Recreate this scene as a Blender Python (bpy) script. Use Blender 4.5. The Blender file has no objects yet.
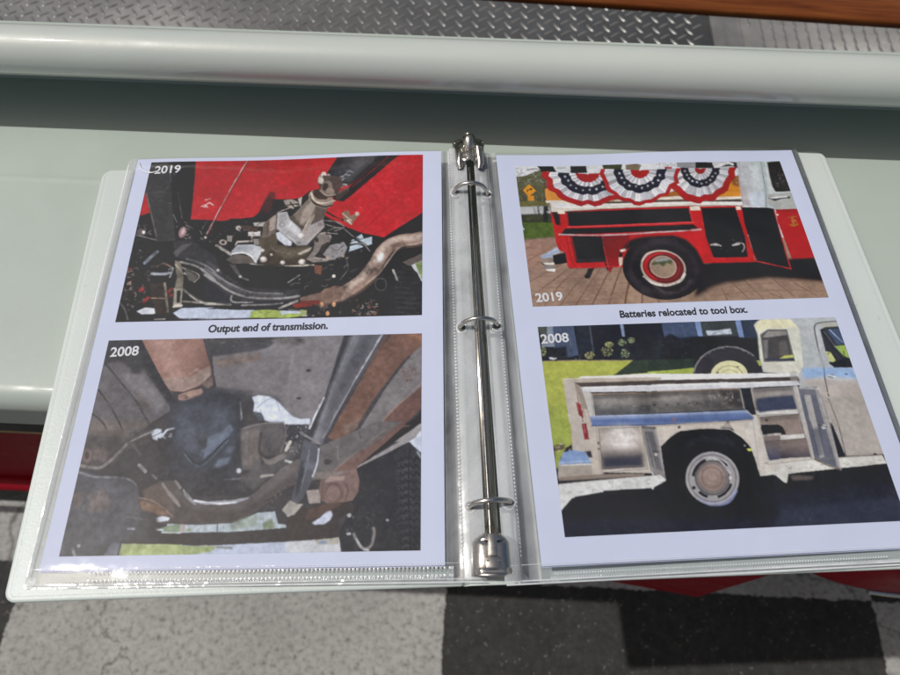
import bpy, bmesh, math, random
import numpy as np
from mathutils import Vector, Matrix
random.seed(7)
R = math.radians
scene = bpy.context.scene
col = scene.collection

# ------------------------------------------------------------------ camera, sky, sun, exposure
TH = R(-4.5)                      # the truck is turned a little against the binder
CA, SA = math.cos(TH), math.sin(TH)
cam_data = bpy.data.cameras.new('camera')
cam = bpy.data.objects.new('camera', cam_data); col.objects.link(cam)
cam.matrix_world = Matrix(((0.9994, 0.0274, -0.0187, -0.0258),
                           (-0.0329, 0.8947, -0.4454, -0.1898),
                           (0.0045, 0.4458, 0.8951, 0.3700),
                           (0, 0, 0, 1)))
cam_data.lens = 27.04; cam_data.sensor_width = 36
cam_data.clip_start = 0.02; cam_data.clip_end = 400
cam_data.dof.use_dof = True; cam_data.dof.focus_distance = 0.425; cam_data.dof.aperture_fstop = 9.5
scene.camera = cam

SUN_T = 0.507                     # sun stands over the truck's left end, square to its side
sun_dir = Vector((-SUN_T*CA, -SUN_T*SA, math.sqrt(1-SUN_T**2)))
EL = math.asin(sun_dir.z)
world = bpy.data.worlds.new('World'); scene.world = world
world.use_nodes = True
wn = world.node_tree.nodes; wl = world.node_tree.links
sky = wn.new('ShaderNodeTexSky'); sky.sky_type = 'NISHITA'; sky.sun_disc = False
sky.sun_elevation = EL; sky.sun_rotation = R(-90-4.5)
sky.air_density = .8; sky.dust_density = 3.0; sky.ozone_density = .4
tint = wn.new('ShaderNodeMix'); tint.data_type = 'RGBA'; tint.blend_type = 'MULTIPLY'; tint.inputs[0].default_value = 1; tint.inputs[7].default_value = (1.06, 1.0, .90, 1)   # the camera's warm white balance
wl.new(sky.outputs[0], tint.inputs[6]); wl.new(tint.outputs[2], wn['Background'].inputs[0]); wn['Background'].inputs[1].default_value = 0.075
sd = bpy.data.lights.new('sun', 'SUN'); sd.energy = 2.85; sd.angle = R(0.55); sd.color = (1, .98, .95)
sun = bpy.data.objects.new('sun', sd); col.objects.link(sun)
sun.rotation_euler = sun_dir.to_track_quat('Z', 'Y').to_euler(); sun.location = (-1, 0, 2)
vs = scene.view_settings
vs.view_transform = 'Standard'; vs.look = 'None'; vs.exposure = 0.0; vs.gamma = 1; vs.use_curve_mapping = False
scene.render.engine = 'CYCLES'
try:
    scene.cycles.use_denoising = True
    scene.cycles.max_bounces = 10; scene.cycles.transparent_max_bounces = 24
    scene.cycles.caustics_reflective = False; scene.cycles.caustics_refractive = False
    scene.cycles.sample_clamp_indirect = 4
except Exception: pass

# ------------------------------------------------------------------ helpers
def s2l(c):
    c = np.asarray(c, float)/255
    return np.where(c <= .04045, c/12.92, ((c+.055)/1.055)**2.4)
def tag(o, label=None, cat=None, group=None, kind=None):
    if label: o['label'] = label
    if cat: o['category'] = cat
    if group: o['group'] = group
    if kind: o['kind'] = kind
    return o
def empty(name, loc=(0, 0, 0), rz=0):
    o = bpy.data.objects.new(name, None); col.objects.link(o)
    o.location = loc; o.rotation_euler = (0, 0, rz); o.empty_display_size = .05
    return o
def obj(name, me, parent=None, mats=(), smooth=True, label=None):
    o = bpy.data.objects.new(name, me); col.objects.link(o)
    if parent is not None: o.parent = parent
    for m in mats: me.materials.append(m)
    if smooth: me.polygons.foreach_set('use_smooth', [True]*len(me.polygons))
    if label: o['label'] = label
    return o
def mesh(name, v, f):
    me = bpy.data.meshes.new(name); me.from_pydata([tuple(p) for p in v], [], f); me.update(); return me
class MB:
    """collects shapes into one mesh"""
    def __init__(s): s.v = []; s.f = []; s.m = []
    def add(s, v, f, m=0):
        n = len(s.v); s.v += [tuple(p) for p in v]; s.f += [tuple(i+n for i in q) for q in f]; s.m += [m]*len(f); return s
    def grid(s, P, m=0, closed=False, flip=False):
        a, b = len(P), len(P[0]); f = []
        for i in range(a-1):
            for j in range(b if closed else b-1):
                q = (i*b+j, i*b+(j+1) % b, (i+1)*b+(j+1) % b, (i+1)*b+j)
                f.append(q[::-1] if flip else q)
        return s.add([p for r in P for p in r], f, m)
    def box(s, a, b, m=0):
        v = [(x, y, z) for z in (a[2], b[2]) for y in (a[1], b[1]) for x in (a[0], b[0])]
        return s.add(v, [(0, 2, 3, 1), (4, 5, 7, 6), (0, 1, 5, 4), (2, 6, 7, 3), (0, 4, 6, 2), (1, 3, 7, 5)], m)
    def tube(s, pts, r, n=12, m=0, caps=True):
        pts = [Vector(p) for p in pts]; rings = []; prev = None
        for i, p in enumerate(pts):
            d = (pts[min(i+1, len(pts)-1)]-pts[max(i-1, 0)]).normalized()
            u = d.orthogonal().normalized() if prev is None else (prev-d*prev.dot(d)).normalized()
            prev = u; w = d.cross(u); rr = r[i] if isinstance(r, (list, tuple)) else r
            rings.append([p+(u*math.cos(2*math.pi*k/n)+w*math.sin(2*math.pi*k/n))*rr for k in range(n)])
        s.grid(rings, m, True)
        if caps:
            s.add(rings[0], [tuple(range(n))[::-1]], m); s.add(rings[-1], [tuple(range(n))], m)
        return s
    def extrude(s, prof, x0, x1, m=0, n=1, closed=True):
        P = [[(x0+(x1-x0)*i/n, v, z) for v, z in prof] for i in range(n+1)]
        s.grid(P, m, closed)
        if closed:
            k = len(prof); s.add(P[0], [tuple(range(k))[::-1]], m); s.add(P[-1], [tuple(range(k))], m)
        return s
    def mesh(s, name):
        me = mesh(name, s.v, s.f); me.polygons.foreach_set('material_index', s.m)
        bm = bmesh.new(); bm.from_mesh(me); bmesh.ops.recalc_face_normals(bm, faces=bm.faces); bm.to_mesh(me); bm.free()
        return me
def bevel(me, w, seg=3, ang=30):
    bm = bmesh.new(); bm.from_mesh(me)
    bmesh.ops.remove_doubles(bm, verts=bm.verts, dist=1e-6)
    es = [e for e in bm.edges if len(e.link_faces) == 2 and e.calc_face_angle(0) > R(ang)]
    bmesh.ops.bevel(bm, geom=es, offset=w, segments=seg, profile=.5, affect='EDGES', clamp_overlap=True)
    bmesh.ops.recalc_face_normals(bm, faces=bm.faces); bm.to_mesh(me); bm.free(); return me
def autosmooth(o, ang=35):
    me = o.data; bm = bmesh.new(); bm.from_mesh(me)
    for e in bm.edges: e.smooth = not (len(e.link_faces) == 2 and e.calc_face_angle(0) > R(ang))
    bm.to_mesh(me); bm.free(); return o

# ------------------------------------------------------------------ materials
def mat(name):
    m = bpy.data.materials.new(name); m.use_nodes = True; nt = m.node_tree
    return m, nt.nodes, nt.links, nt.nodes['Principled BSDF']
def noise(n, l, scale, detail=4, rough=.55, vec=None, dist=0):
    t = n.new('ShaderNodeTexNoise'); t.inputs['Scale'].default_value = scale; t.inputs['Detail'].default_value = detail
    t.inputs['Roughness'].default_value = rough; t.inputs['Distortion'].default_value = dist
    if vec is not None: l.new(vec, t.inputs['Vector'])
    return t
def ramp(n, l, src, stops):
    r = n.new('ShaderNodeValToRGB'); l.new(src, r.inputs[0]); e = r.color_ramp.elements
    while len(e) < len(stops): e.new(.5)
    for el, (p, c) in zip(e, stops): el.position = p; el.color = (*c, 1) if len(c) == 3 else c
    return r
def objcoord(n): return n.new('ShaderNodeTexCoord').outputs['Object']
def bump(n, l, b, h, strength, dist):
    k = n.new('ShaderNodeBump'); k.inputs['Strength'].default_value = strength; k.inputs['Distance'].default_value = dist
    l.new(h, k.inputs['Height']); l.new(k.outputs[0], b.inputs['Normal']); return k
def paint(name, c, rough=.22, coat=.6, dust=.06, var=.05, spec=.35):
    m, n, l, b = mat(name); oc = objcoord(n)
    big = noise(n, l, 5, 5, .6, oc); c = np.array(c)
    cr = ramp(n, l, big.outputs[0], [(.3, tuple(c*(1-var))), (.7, tuple(np.minimum(c*(1+var), .9)))])
    fine = noise(n, l, 900, 2, .6, oc)
    dm = ramp(n, l, fine.outputs[0], [(.66, (0, 0, 0)), (.78, (dust,)*3)])
    mx = n.new('ShaderNodeMix'); mx.data_type = 'RGBA'; l.new(dm.outputs[0], mx.inputs[0]); l.new(cr.outputs[0], mx.inputs[6]); mx.inputs[7].default_value = (.5, .48, .42, 1)
    l.new(mx.outputs[2], b.inputs['Base Color'])
    rr = ramp(n, l, noise(n, l, 14, 7, .75, oc, .6).outputs[0], [(.3, (rough*.65,)*3), (.75, (rough*1.5,)*3)])
    l.new(rr.outputs[0], b.inputs['Roughness'])
    b.inputs['Coat Weight'].default_value = coat; b.inputs['Coat Roughness'].default_value = .035
    b.inputs['Specular IOR Level'].default_value = spec
    bump(n, l, b, noise(n, l, 260, 2, .5, oc).outputs[0], .035, .002)
    return m
M = {}
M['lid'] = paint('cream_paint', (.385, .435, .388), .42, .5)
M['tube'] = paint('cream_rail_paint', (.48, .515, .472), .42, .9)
M['red'] = paint('red_paint', (.21, .003, .010), .5, .02, .004, .1, .12)
M['dark'] = paint('dark_underbody_gap_shade', (.02, .02, .02), .6, 0)  # also paints the shade in the gap under the lid

m, n, l, b = mat('binder_vinyl'); oc = objcoord(n)
g = noise(n, l, 700, 3, .6, oc); g2 = noise(n, l, 9, 4, .6, oc)
cr = ramp(n, l, g2.outputs[0], [(.3, (.51, .56, .53)), (.7, (.55, .60, .565))])
sp = ramp(n, l, noise(n, l, 240, 3, .5, oc).outputs[0], [(.70, (1, 1, 1)), (.78, (.8, .79, .74))])
mx = n.new('ShaderNodeMix'); mx.data_type = 'RGBA'; mx.blend_type = 'MULTIPLY'; mx.inputs[0].default_value = 1
l.new(cr.outputs[0], mx.inputs[6]); l.new(sp.outputs[0], mx.inputs[7]); l.new(mx.outputs[2], b.inputs['Base Color'])
b.inputs['Roughness'].default_value = .42; bump(n, l, b, g.outputs[0], .22, .0006); M['vinyl'] = m

m, n, l, b = mat('nickel_steel'); oc = objcoord(n)
b.inputs['Metallic'].default_value = 1; b.inputs['Base Color'].default_value = (.60, .565, .51, 1)
rr = ramp(n, l, noise(n, l, 120, 4, .6, oc).outputs[0], [(.3, (.16,)*3), (.8, (.34,)*3)]); l.new(rr.outputs[0], b.inputs['Roughness'])
bump(n, l, b, noise(n, l, 90, 3, .6, oc).outputs[0], .12, .001); M['nickel'] = m

m, n, l, b = mat('paper'); oc = objcoord(n)
cr = ramp(n, l, noise(n, l, 26, 5, .6, oc).outputs[0], [(.3, (.645, .70, .91)), (.7, (.68, .735, .94))])
l.new(cr.outputs[0], b.inputs['Base Color']); b.inputs['Roughness'].default_value = .8
b.inputs['Specular IOR Level'].default_value = .2
bump(n, l, b, noise(n, l, 1100, 2, .5, oc).outputs[0], .1, .0003); M['paper'] = m

m, n, l, b = mat('photo_print')
a = n.new('ShaderNodeAttribute'); a.attribute_name = 'print'; l.new(a.outputs['Color'], b.inputs['Base Color'])
b.inputs['Roughness'].default_value = .6; b.inputs['Specular IOR Level'].default_value = .25; M['print'] = m
for nm, c in (('ink', (.012, .012, .016)), ('white_ink', (.80, .82, .88))):
    m, n, l, b = mat(nm); oc = objcoord(n); c = np.array(c)
    cr = ramp(n, l, noise(n, l, 900, 2, .5, oc).outputs[0], [(.3, tuple(c*.85)), (.7, tuple(c))]); l.new(cr.outputs[0], b.inputs['Base Color'])
    b.inputs['Roughness'].default_value = .7; M[nm] = m

def film(name, milk, rough, bs, bscale):
    m, n, l, b = mat(name); oc = objcoord(n); n.remove(b); out = n['Material Output']
    n1_ = noise(n, l, bscale, 3, .55, oc, .3); n2_ = noise(n, l, bscale*.28, 2, .5, oc, 1.2)
    nz = n.new('ShaderNodeMath'); nz.operation = 'MULTIPLY_ADD'; l.new(n2_.outputs[0], nz.inputs[0]); nz.inputs[1].default_value = 4.0; l.new(n1_.outputs[0], nz.inputs[2])
    bp = n.new('ShaderNodeBump'); bp.inputs['Strength'].default_value = bs; bp.inputs['Distance'].default_value = .002; l.new(nz.outputs[0], bp.inputs['Height'])
    fr = n.new('ShaderNodeFresnel'); fr.inputs[0].default_value = 1.5; l.new(bp.outputs[0], fr.inputs['Normal'])
    tr = n.new('ShaderNodeBsdfTransparent'); tr.inputs[0].default_value = (.975, .98, .985, 1)
    df = n.new('ShaderNodeBsdfDiffuse'); df.inputs[0].default_value = (.8, .82, .84, 1)
    gl = n.new('ShaderNodeBsdfGlossy'); l.new(bp.outputs[0], gl.inputs['Normal'])
    scr = ramp(n, l, noise(n, l, 60, 6, .7, oc, 1.5).outputs[0], [(.35, (rough*.6,)*3), (.75, (rough*1.8,)*3)]); l.new(scr.outputs[0], gl.inputs['Roughness'])
    mk = ramp(n, l, noise(n, l, 9, 7, .68, oc, .8).outputs[0], [(.32, (milk*.35,)*3), (.72, (milk*2.0,)*3)])
    m1 = n.new('ShaderNodeMixShader'); l.new(mk.outputs[0], m1.inputs[0]); l.new(tr.outputs[0], m1.inputs[1]); l.new(df.outputs[0], m1.inputs[2])
    sc = n.new('ShaderNodeMath'); sc.operation = 'MULTIPLY'; sc.inputs[1].default_value = 1.1; l.new(fr.outputs[0], sc.inputs[0])
    m2 = n.new('ShaderNodeMixShader'); l.new(sc.outputs[0], m2.inputs[0]); l.new(m1.outputs[0], m2.inputs[1]); l.new(gl.outputs[0], m2.inputs[2])
    l.new(m2.outputs[0], out.inputs[0]); return m
M['film'] = film('clear_sleeve', .013, .05, .10, 34)
M['margin'] = film('sleeve_margin', .11, .12, .12, 60)
M['seam'] = film('sleeve_seam', .55, .14, .25, 120)
m, n, l, b = mat('punched_hole'); b.inputs['Base Color'].default_value = (.10, .10, .095, 1); b.inputs['Roughness'].default_value = .5; oc = objcoord(n)
cr = ramp(n, l, noise(n, l, 200, 3, .5, oc).outputs[0], [(.3, (.06, .06, .056)), (.7, (.14, .14, .132))]); l.new(cr.outputs[0], b.inputs['Base Color']); M['hole'] = m
M['bind'] = film('sleeve_binding_strip', .22, .2, .12, 40)

m, n, l, b = mat('tread_steel'); oc = objcoord(n)
b.inputs['Metallic'].default_value = .3
cr = ramp(n, l, noise(n, l, 22, 6, .65, oc).outputs[0], [(.2, (.15, .148, .142)), (.5, (.19, .187, .18)), (.8, (.26, .255, .245))]); l.new(cr.outputs[0], b.inputs['Base Color'])
rr = ramp(n, l, noise(n, l, 60, 5, .7, oc).outputs[0], [(.3, (.30,)*3), (.8, (.48,)*3)]); l.new(rr.outputs[0], b.inputs['Roughness'])
bump(n, l, b, noise(n, l, 300, 4, .6, oc).outputs[0], .15, .001); M['tread'] = m

m, n, l, b = mat('varnished_wood'); oc = objcoord(n)
mp = n.new('ShaderNodeMapping'); mp.inputs['Scale'].default_value = (2.2, 26, 26); l.new(oc, mp.inputs[0])
g = noise(n, l, 5, 7, .62, mp.outputs[0], .8)
cr = ramp(n, l, g.outputs[0], [(.25, (.07, .017, .004)), (.5, (.14, .038, .008)), (.78, (.20, .065, .014))]); l.new(cr.outputs[0], b.inputs['Base Color'])
b.inputs['Roughness'].default_value = .35; b.inputs['Specular IOR Level'].default_value = .25; b.inputs['Coat Weight'].default_value = .04; b.inputs['Coat Roughness'].default_value = .2
bump(n, l, b, g.outputs[0], .12, .002); M['wood'] = m

m, n, l, b = mat('rubber'); oc = objcoord(n)
cr = ramp(n, l, noise(n, l, 30, 5, .6, oc).outputs[0], [(.3, (.016, .016, .017)), (.8, (.035, .034, .033))]); l.new(cr.outputs[0], b.inputs['Base Color']); b.inputs['Roughness'].default_value = .75; M['rubber'] = m

m, n, l, b = mat('brass_strip'); oc = objcoord(n)
cr = ramp(n, l, noise(n, l, 30, 4, .6, oc).outputs[0], [(.3, (.20, .12, .05)), (.7, (.32, .2, .09))]); l.new(cr.outputs[0], b.inputs['Base Color']); b.inputs['Roughness'].default_value = .4; b.inputs['Metallic'].default_value = .6; M['brass'] = m

# asphalt painted with worn white squares
m, n, l, b = mat('checkered_asphalt'); oc = objcoord(n)
wob = noise(n, l, 38, 5, .7, oc)
va = n.new('ShaderNodeVectorMath'); va.operation = 'MULTIPLY_ADD'; l.new(wob.outputs['Color'], va.inputs[0]); va.inputs[1].default_value = (.022, .022, 0); va.inputs[2].default_value = (-.011, -.011, 0)
vb = n.new('ShaderNodeVectorMath'); vb.operation = 'ADD'; l.new(oc, vb.inputs[0]); l.new(va.outputs[0], vb.inputs[1])
mp = n.new('ShaderNodeMapping'); mp.inputs['Location'].default_value = (.802/.782+1, .036/.782+1, 0.5); mp.inputs['Scale'].default_value = (1/.782, 1/.782, 0); l.new(vb.outputs[0], mp.inputs[0])
ck = n.new('ShaderNodeTexChecker'); ck.inputs['Scale'].default_value = 1; l.new(mp.outputs[0], ck.inputs[0])
agg = n.new('ShaderNodeTexVoronoi'); agg.inputs['Scale'].default_value = 190; l.new(oc, agg.inputs['Vector'])
ar = ramp(n, l, agg.outputs['Distance'], [(.10, (.36, .35, .32)), (.24, (.045, .044, .040)), (.75, (.022, .022, .021))])
an = noise(n, l, 55, 8, .8, oc)
am = ramp(n, l, an.outputs[0], [(.40, (.020, .020, .018)), (.60, (.040, .039, .035)), (.80, (.085, .083, .076))])
pick = ramp(n, l, noise(n, l, 75, 2, .5, oc).outputs[0], [(.555, (0, 0, 0)), (.64, (1, 1, 1))])
mxa = n.new('ShaderNodeMix'); mxa.data_type = 'RGBA'; l.new(pick.outputs[0], mxa.inputs[0]); l.new(am.outputs[0], mxa.inputs[6]); l.new(ar.outputs[0], mxa.inputs[7])
wn1 = noise(n, l, 92, 7, .74, oc)
wr = ramp(n, l, wn1.outputs[0], [(.33, (.10, .098, .09)), (.42, (.30, .297, .274)), (.52, (.40, .395, .368)), (.75, (.48, .475, .445))])
wn2 = ramp(n, l, noise(n, l, 4, 5, .6, oc).outputs[0], [(.3, (.72, .72, .72)), (.7, (1, 1, 1))])
mw = n.new('ShaderNodeMix'); mw.data_type = 'RGBA'; mw.blend_type = 'MULTIPLY'; mw.inputs[0].default_value = 1; l.new(wr.outputs[0], mw.inputs[6]); l.new(wn2.outputs[0], mw.inputs[7])
crk = n.new('ShaderNodeTexVoronoi'); crk.feature = 'DISTANCE_TO_EDGE'; crk.inputs['Scale'].default_value = 1.6
cv = n.new('ShaderNodeVectorMath'); cv.operation = 'MULTIPLY_ADD'; l.new(noise(n, l, 9, 6, .6, oc).outputs['Color'], cv.inputs[0]); cv.inputs[1].default_value = (.16, .16, 0); l.new(oc, cv.inputs[2]); l.new(cv.outputs[0], crk.inputs['Vector'])
cw = ramp(n, l, crk.outputs['Distance'], [(.0010, (.45, .45, .43)), (.0034, (1, 1, 1))])
mc = n.new('ShaderNodeMix'); mc.data_type = 'RGBA'; mc.blend_type = 'MULTIPLY'; mc.inputs[0].default_value = 1; l.new(mw.outputs[2], mc.inputs[6]); l.new(cw.outputs[0], mc.inputs[7])
st = ramp(n, l, noise(n, l, 7, 6, .65, oc, .5).outputs[0], [(.32, (.68, .67, .66)), (.6, (1, 1, 1)), (.8, (1.15, 1.13, 1.08))])
md_ = n.new('ShaderNodeMix'); md_.data_type = 'RGBA'; md_.blend_type = 'MULTIPLY'; md_.inputs[0].default_value = 1; l.new(mxa.outputs[2], md_.inputs[6]); l.new(st.outputs[0], md_.inputs[7]); mxa = md_
mf = n.new('ShaderNodeMix'); mf.data_type = 'RGBA'; l.new(ck.outputs['Fac'], mf.inputs[0]); l.new(mxa.outputs[2], mf.inputs[6]); l.new(mc.outputs[2], mf.inputs[7])
l.new(mf.outputs[2], b.inputs['Base Color']); b.inputs['Roughness'].default_value = .85
hb = n.new('ShaderNodeMath'); hb.operation = 'ADD'; l.new(an.outputs[0], hb.inputs[0]); l.new(wn1.outputs[0], hb.inputs[1])
bump(n, l, b, hb.outputs[0], .5, .006); M['ground'] = m

# ------------------------------------------------------------------ setting
GZ = -0.95
gm = MB().add([(-60, -60, 0), (60, -60, 0), (60, 60, 0), (-60, 60, 0)], [(0, 1, 2, 3)]).mesh('ground')
ground = obj('ground', gm, None, [M['ground']], smooth=False); ground.location = (0, 0, GZ); ground.rotation_euler = (0, 0, TH)
tag(ground, 'black asphalt lot painted with large worn white squares in a checker pattern', 'ground', kind='structure')

# ------------------------------------------------------------------ truck
truck = empty('utility_truck', (0, 0, 0), TH)
tag(truck, 'red utility truck with cream tool box lid and cream tubular rail under the binder', 'truck')
ZL = -0.0146
T0, T1 = -1.15, 1.25
# tool box lid: flat top with a faint pressed bead, rolled front, skirt, back wall and added shading roof plate
RF = .0129; VC = -.0444; WV = .183
prof = []
for k in range(3): prof.append((VC+.012, -.055)) if k == 0 else None
prof = [(VC+.004, -.0545), (VC-RF+.001, -.0560)]
for a in range(180, 89, -6): prof.append((VC+RF*math.cos(R(a)), ZL-RF+RF*math.sin(R(a))))
for v in (.0, .05): prof.append((v, ZL))
for v in np.linspace(.098, .130, 33): prof.append((v, ZL+.00028*math.exp(-((v-.1135)/.0022)**2)))
WV = .212
prof += [(WV-.001, ZL), (WV, ZL+.001), (WV, .0285), (.1775, .0285), (.1775, .0305), (WV+.0015, .0305), (WV+.0015, ZL-.006), (-.03, ZL-.006)]  # set-back wall and unseen roof plate, added to keep sun off under the rail
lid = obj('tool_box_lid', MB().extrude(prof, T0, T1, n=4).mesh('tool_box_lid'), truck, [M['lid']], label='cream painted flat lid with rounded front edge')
autosmooth(lid, 40)
# bed rail tube
ring = [(.1772+.0164*math.cos(2*math.pi*k/64), .0427+.0164*math.sin(2*math.pi*k/64)) for k in range(64)]
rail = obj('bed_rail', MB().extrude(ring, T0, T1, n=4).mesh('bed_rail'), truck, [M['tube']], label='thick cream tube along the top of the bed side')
autosmooth(rail, 40)
# body side
bs = MB()
bs.box((T0, -.0500, -.235), (T1, -.040, -.024)); bs.box((T0, -.040, -.245), (T1, .06, -.235)); bs.box((T0, .05, -.60), (T1, .06, -.245))
ub = MB().box((T0, .049, -.84), (T1, .061, -.6005))
obj('lower_body', ub.mesh('lower_body'), truck, [M['dark']], smooth=False, label='dark lower body under the red side')
obj('side_panel', bs.mesh('side_panel'), truck, [M['red']], smooth=False, label='dark red body side below the lid')
obj('lid_gap_shade', MB().box((T0, -.0535, -.0822), (T1, -.0501, -.0565)).mesh('lid_gap_shade'), truck, [M['dark']], smooth=False, label='dark strip painted as the shade in the gap under the lid')  # dark strip standing in for the shade below the lid edge
tl = MB().tube([(T0, -.0535, -.238), (T1, -.0535, -.238)], .0078, 20).mesh('panel_lip')
obj('panel_lip', tl, truck, [M['red']], label='bright red rounded lip at the foot of the side panel')
obj('trim_strip', bevel(MB().box((T0, -.0535, -.0885), (T1, -.0501, -.0825)).mesh('trim_strip'), .001, 2), truck, [M['brass']], label='thin brownish metal trim line')
# inner bed wall and floor
iw = MB().box((T0, .2140, -.30), (T1, .2205, .0300)).mesh('bed_wall')
obj('bed_wall', iw, truck, [M['lid']], smooth=False)
def lozenge(mb, cx, cy, z, ang, L=.0096, W=.0024, H=.0010):
    c, s = math.cos(ang), math.sin(ang)
    def q(x, y, h): return (cx+c*x-s*y, cy+s*x+c*y, z+h)
    rim = []; mid = []
    for k in range(10):
        t = 2*math.pi*k/10; rx = math.copysign(abs(math.cos(t))**1.35, math.cos(t)); ry = math.sin(t)
        rim.append(q(L*rx, W*ry, 0)); mid.append(q(L*.72*rx, W*.55*ry, H*.8))
    mb.grid([rim, mid], 0, True); v = mid+[q(0, 0, H)]
    mb.add(v, [(k, (k+1) % 10, 10) for k in range(10)])
FZ = -.30; P = .0236
def plate(t0, t1, v0, v1, rot=0.0, z=FZ, angs=(-.93, .62)):
    mb = MB(); mb.box((t0, v0, z-.004), (t1, v1, z))
    ct, cv = (t0+t1)/2, (v0+v1)/2; c, s = math.cos(rot), math.sin(rot)
    K = int(max(t1-t0, .5)/P/1.3)+2
    for i in range(-K, K+1):
        for j in range(-K, K+1):
            for dx, dy, an in ((0, 0, angs[0]), (.5, .5, angs[1])):
                x, y = (i+dx)*P, (j+dy)*P*.96
                X, Y = ct+c*x-s*y, cv+s*x+c*y
                if t0+.012 < X < t1-.012 and max(v0, .50)+.01 < Y < min(v1, .95)-.012: lozenge(mb, X, Y, z+.0002, an+rot)
    return mb.mesh('tread_plate')
obj('tread_plate', plate(T0, .328, 0.2207, 1.3), truck, [M['tread']], label='grey tread plate with raised diagonal lozenges')
obj('tread_plate', plate(.372, T1, 0.2207, 1.3, R(45), angs=(R(43), R(49))), truck, [M['tread']], label='tread plate beside the floor seam with lozenges set upright')
sm = MB(); sm.box((.329, .2207, -.304), (.371, 1.3, -.2985)); sm.box((.346, .2207, -.2985), (.3485, 1.3, -.2965)); sm.tube([(.369, .2207, -.2985), (.369, 1.3, -.2985)], .0018, 8)
obj('floor_seam', sm.mesh('floor_seam'), truck, [M['tread']], smooth=False, label='flat grey steel joining strip between two tread plates')
obj('bed_underside', MB().box((T0, .2, -.36), (T1, 1.3, -.3045)).mesh('bed_underside'), truck, [M['dark']], smooth=False)
# tool box door standing ajar low on the side
door = MB()
hx, hv, tx, tv_ = .169, -.0712, .306, -.0890
dx, dv = tx-hx, tv_-hv; Ld = math.hypot(dx, dv); nx, nv = dv/Ld, -dx/Ld
th_ = .006
pp = [(hx, hv), (tx, tv_), (tx-nx*th_, tv_-nv*th_), (hx-nx*th_, hv-nv*th_)]
door.add([(x, y, z) for z in (-.55, -.26) for x, y in pp], [(3, 2, 1, 0), (4, 5, 6, 7), (0, 1, 5, 4), (1, 2, 6, 5), (2, 3, 7, 6), (3, 0, 4, 7)])
obj('tool_box_door', bevel(door.mesh('tool_box_door'), .0015, 2), truck, [M['red']], smooth=False, label='red door ajar with its corner showing below the binder')
# wheel arch with bright edge, wheel behind it
arch = MB(); lipP = []
path = [(.372, -.0540), (.393, -.0700), (.4155, -.0785), (.4439, -.0845), (.4847, -.0880), (.56, -.091), (.66, -.091), (.76, -.088), (.84, -.081), (.90, -.070), (.935, -.054)]
def smooth_path(p, k=6):
    o_ = []
    for i in range(len(p)-1):
        A_, B_, C_, D_ = [np.array(p[min(max(j, 0), len(p)-1)]) for j in (i-1, i, i+1, i+2)]
        for s_ in np.arange(k)/k: o_.append(tuple(.5*(2*B_+(C_-A_)*s_+(2*A_-5*B_+4*C_-D_)*s_*s_+(3*B_-A_-3*C_+D_)*s_**3)))
    return o_+[p[-1]]
path = smooth_path(path)
for i, (x, y) in enumerate(path):
    u = i/(len(path)-1); zt = -.42; top = -.30+.06*math.sin(math.pi*u)
    lipP.append([(x, y, zt-.006), (x, y, zt), (x, y*.97-.0012, zt+.03), (x, y*.85-.006, top-.02), (x, -.0505, top), (x, -.0470, top-.006), (x, y*.8-.004, zt+.02), (x, y+.004, zt-.006)])
arch.grid(lipP, 0, True)
obj('wheel_arch', arch.mesh('wheel_arch'), truck, [M['red']], label='dark red bulging wheel arch')
obj('arch_trim', MB().tube([(x, y-.0005, -.431) for i, (x, y) in enumerate(path)][20:], .0034, 10).mesh('arch_trim'), truck, [M['nickel']], label='bright metal edge strip of the wheel arch')
def wheel(x):
    t = MB(); n = 40; prof = [(.10, .215), (.085, .30), (.092, .335), (.11, .352), (.19, .352), (.205, .335), (.212, .30), (.2, .215)]
    t.grid([[(x+r*math.cos(2*math.pi*k/n), v, GZ+.354+r*math.sin(2*math.pi*k/n)) for v, r in prof] for k in range(n+1)], 0, True)
    w = obj('wheel', t.mesh('wheel'), truck, [M['rubber']])
    h = MB(); hp = [(.13, .216), (.115, .20), (.125, .14), (.10, .09), (.094, 0.002)]
    h.grid([[(x+r*math.cos(2*math.pi*k/n), v, GZ+.354+r*math.sin(2*math.pi*k/n)) for v, r in hp] for k in range(n+1)])
    obj('hub_cap', h.mesh('hub_cap'), w, [M['nickel']])
wheel(.66)
bs = MB().box((T0+.02, .30, -.62), (T1, 1.2, -.362)); bs.box((T0+.1, .5, GZ), (T0+.3, .8, -.62))

# ------------------------------------------------------------------ wooden board standing in the bed
board = empty('wooden_board', (.2268, .4548, FZ), R(-7.35))
obj('board', bevel(MB().box((-1.1, .006, .158), (1.0, .088, .168)).mesh('board'), .003, 3), board, [M['wood']])
for x in (-1.0, .85):
    obj('post', bevel(MB().box((x, .01, 0), (x+.05, .075, .1578)).mesh('post'), .003, 2), board, [M['wood']], smooth=False)
tag(board, 'reddish brown varnished wooden board above the tread plate floor behind the cream rail', 'board')
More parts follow.
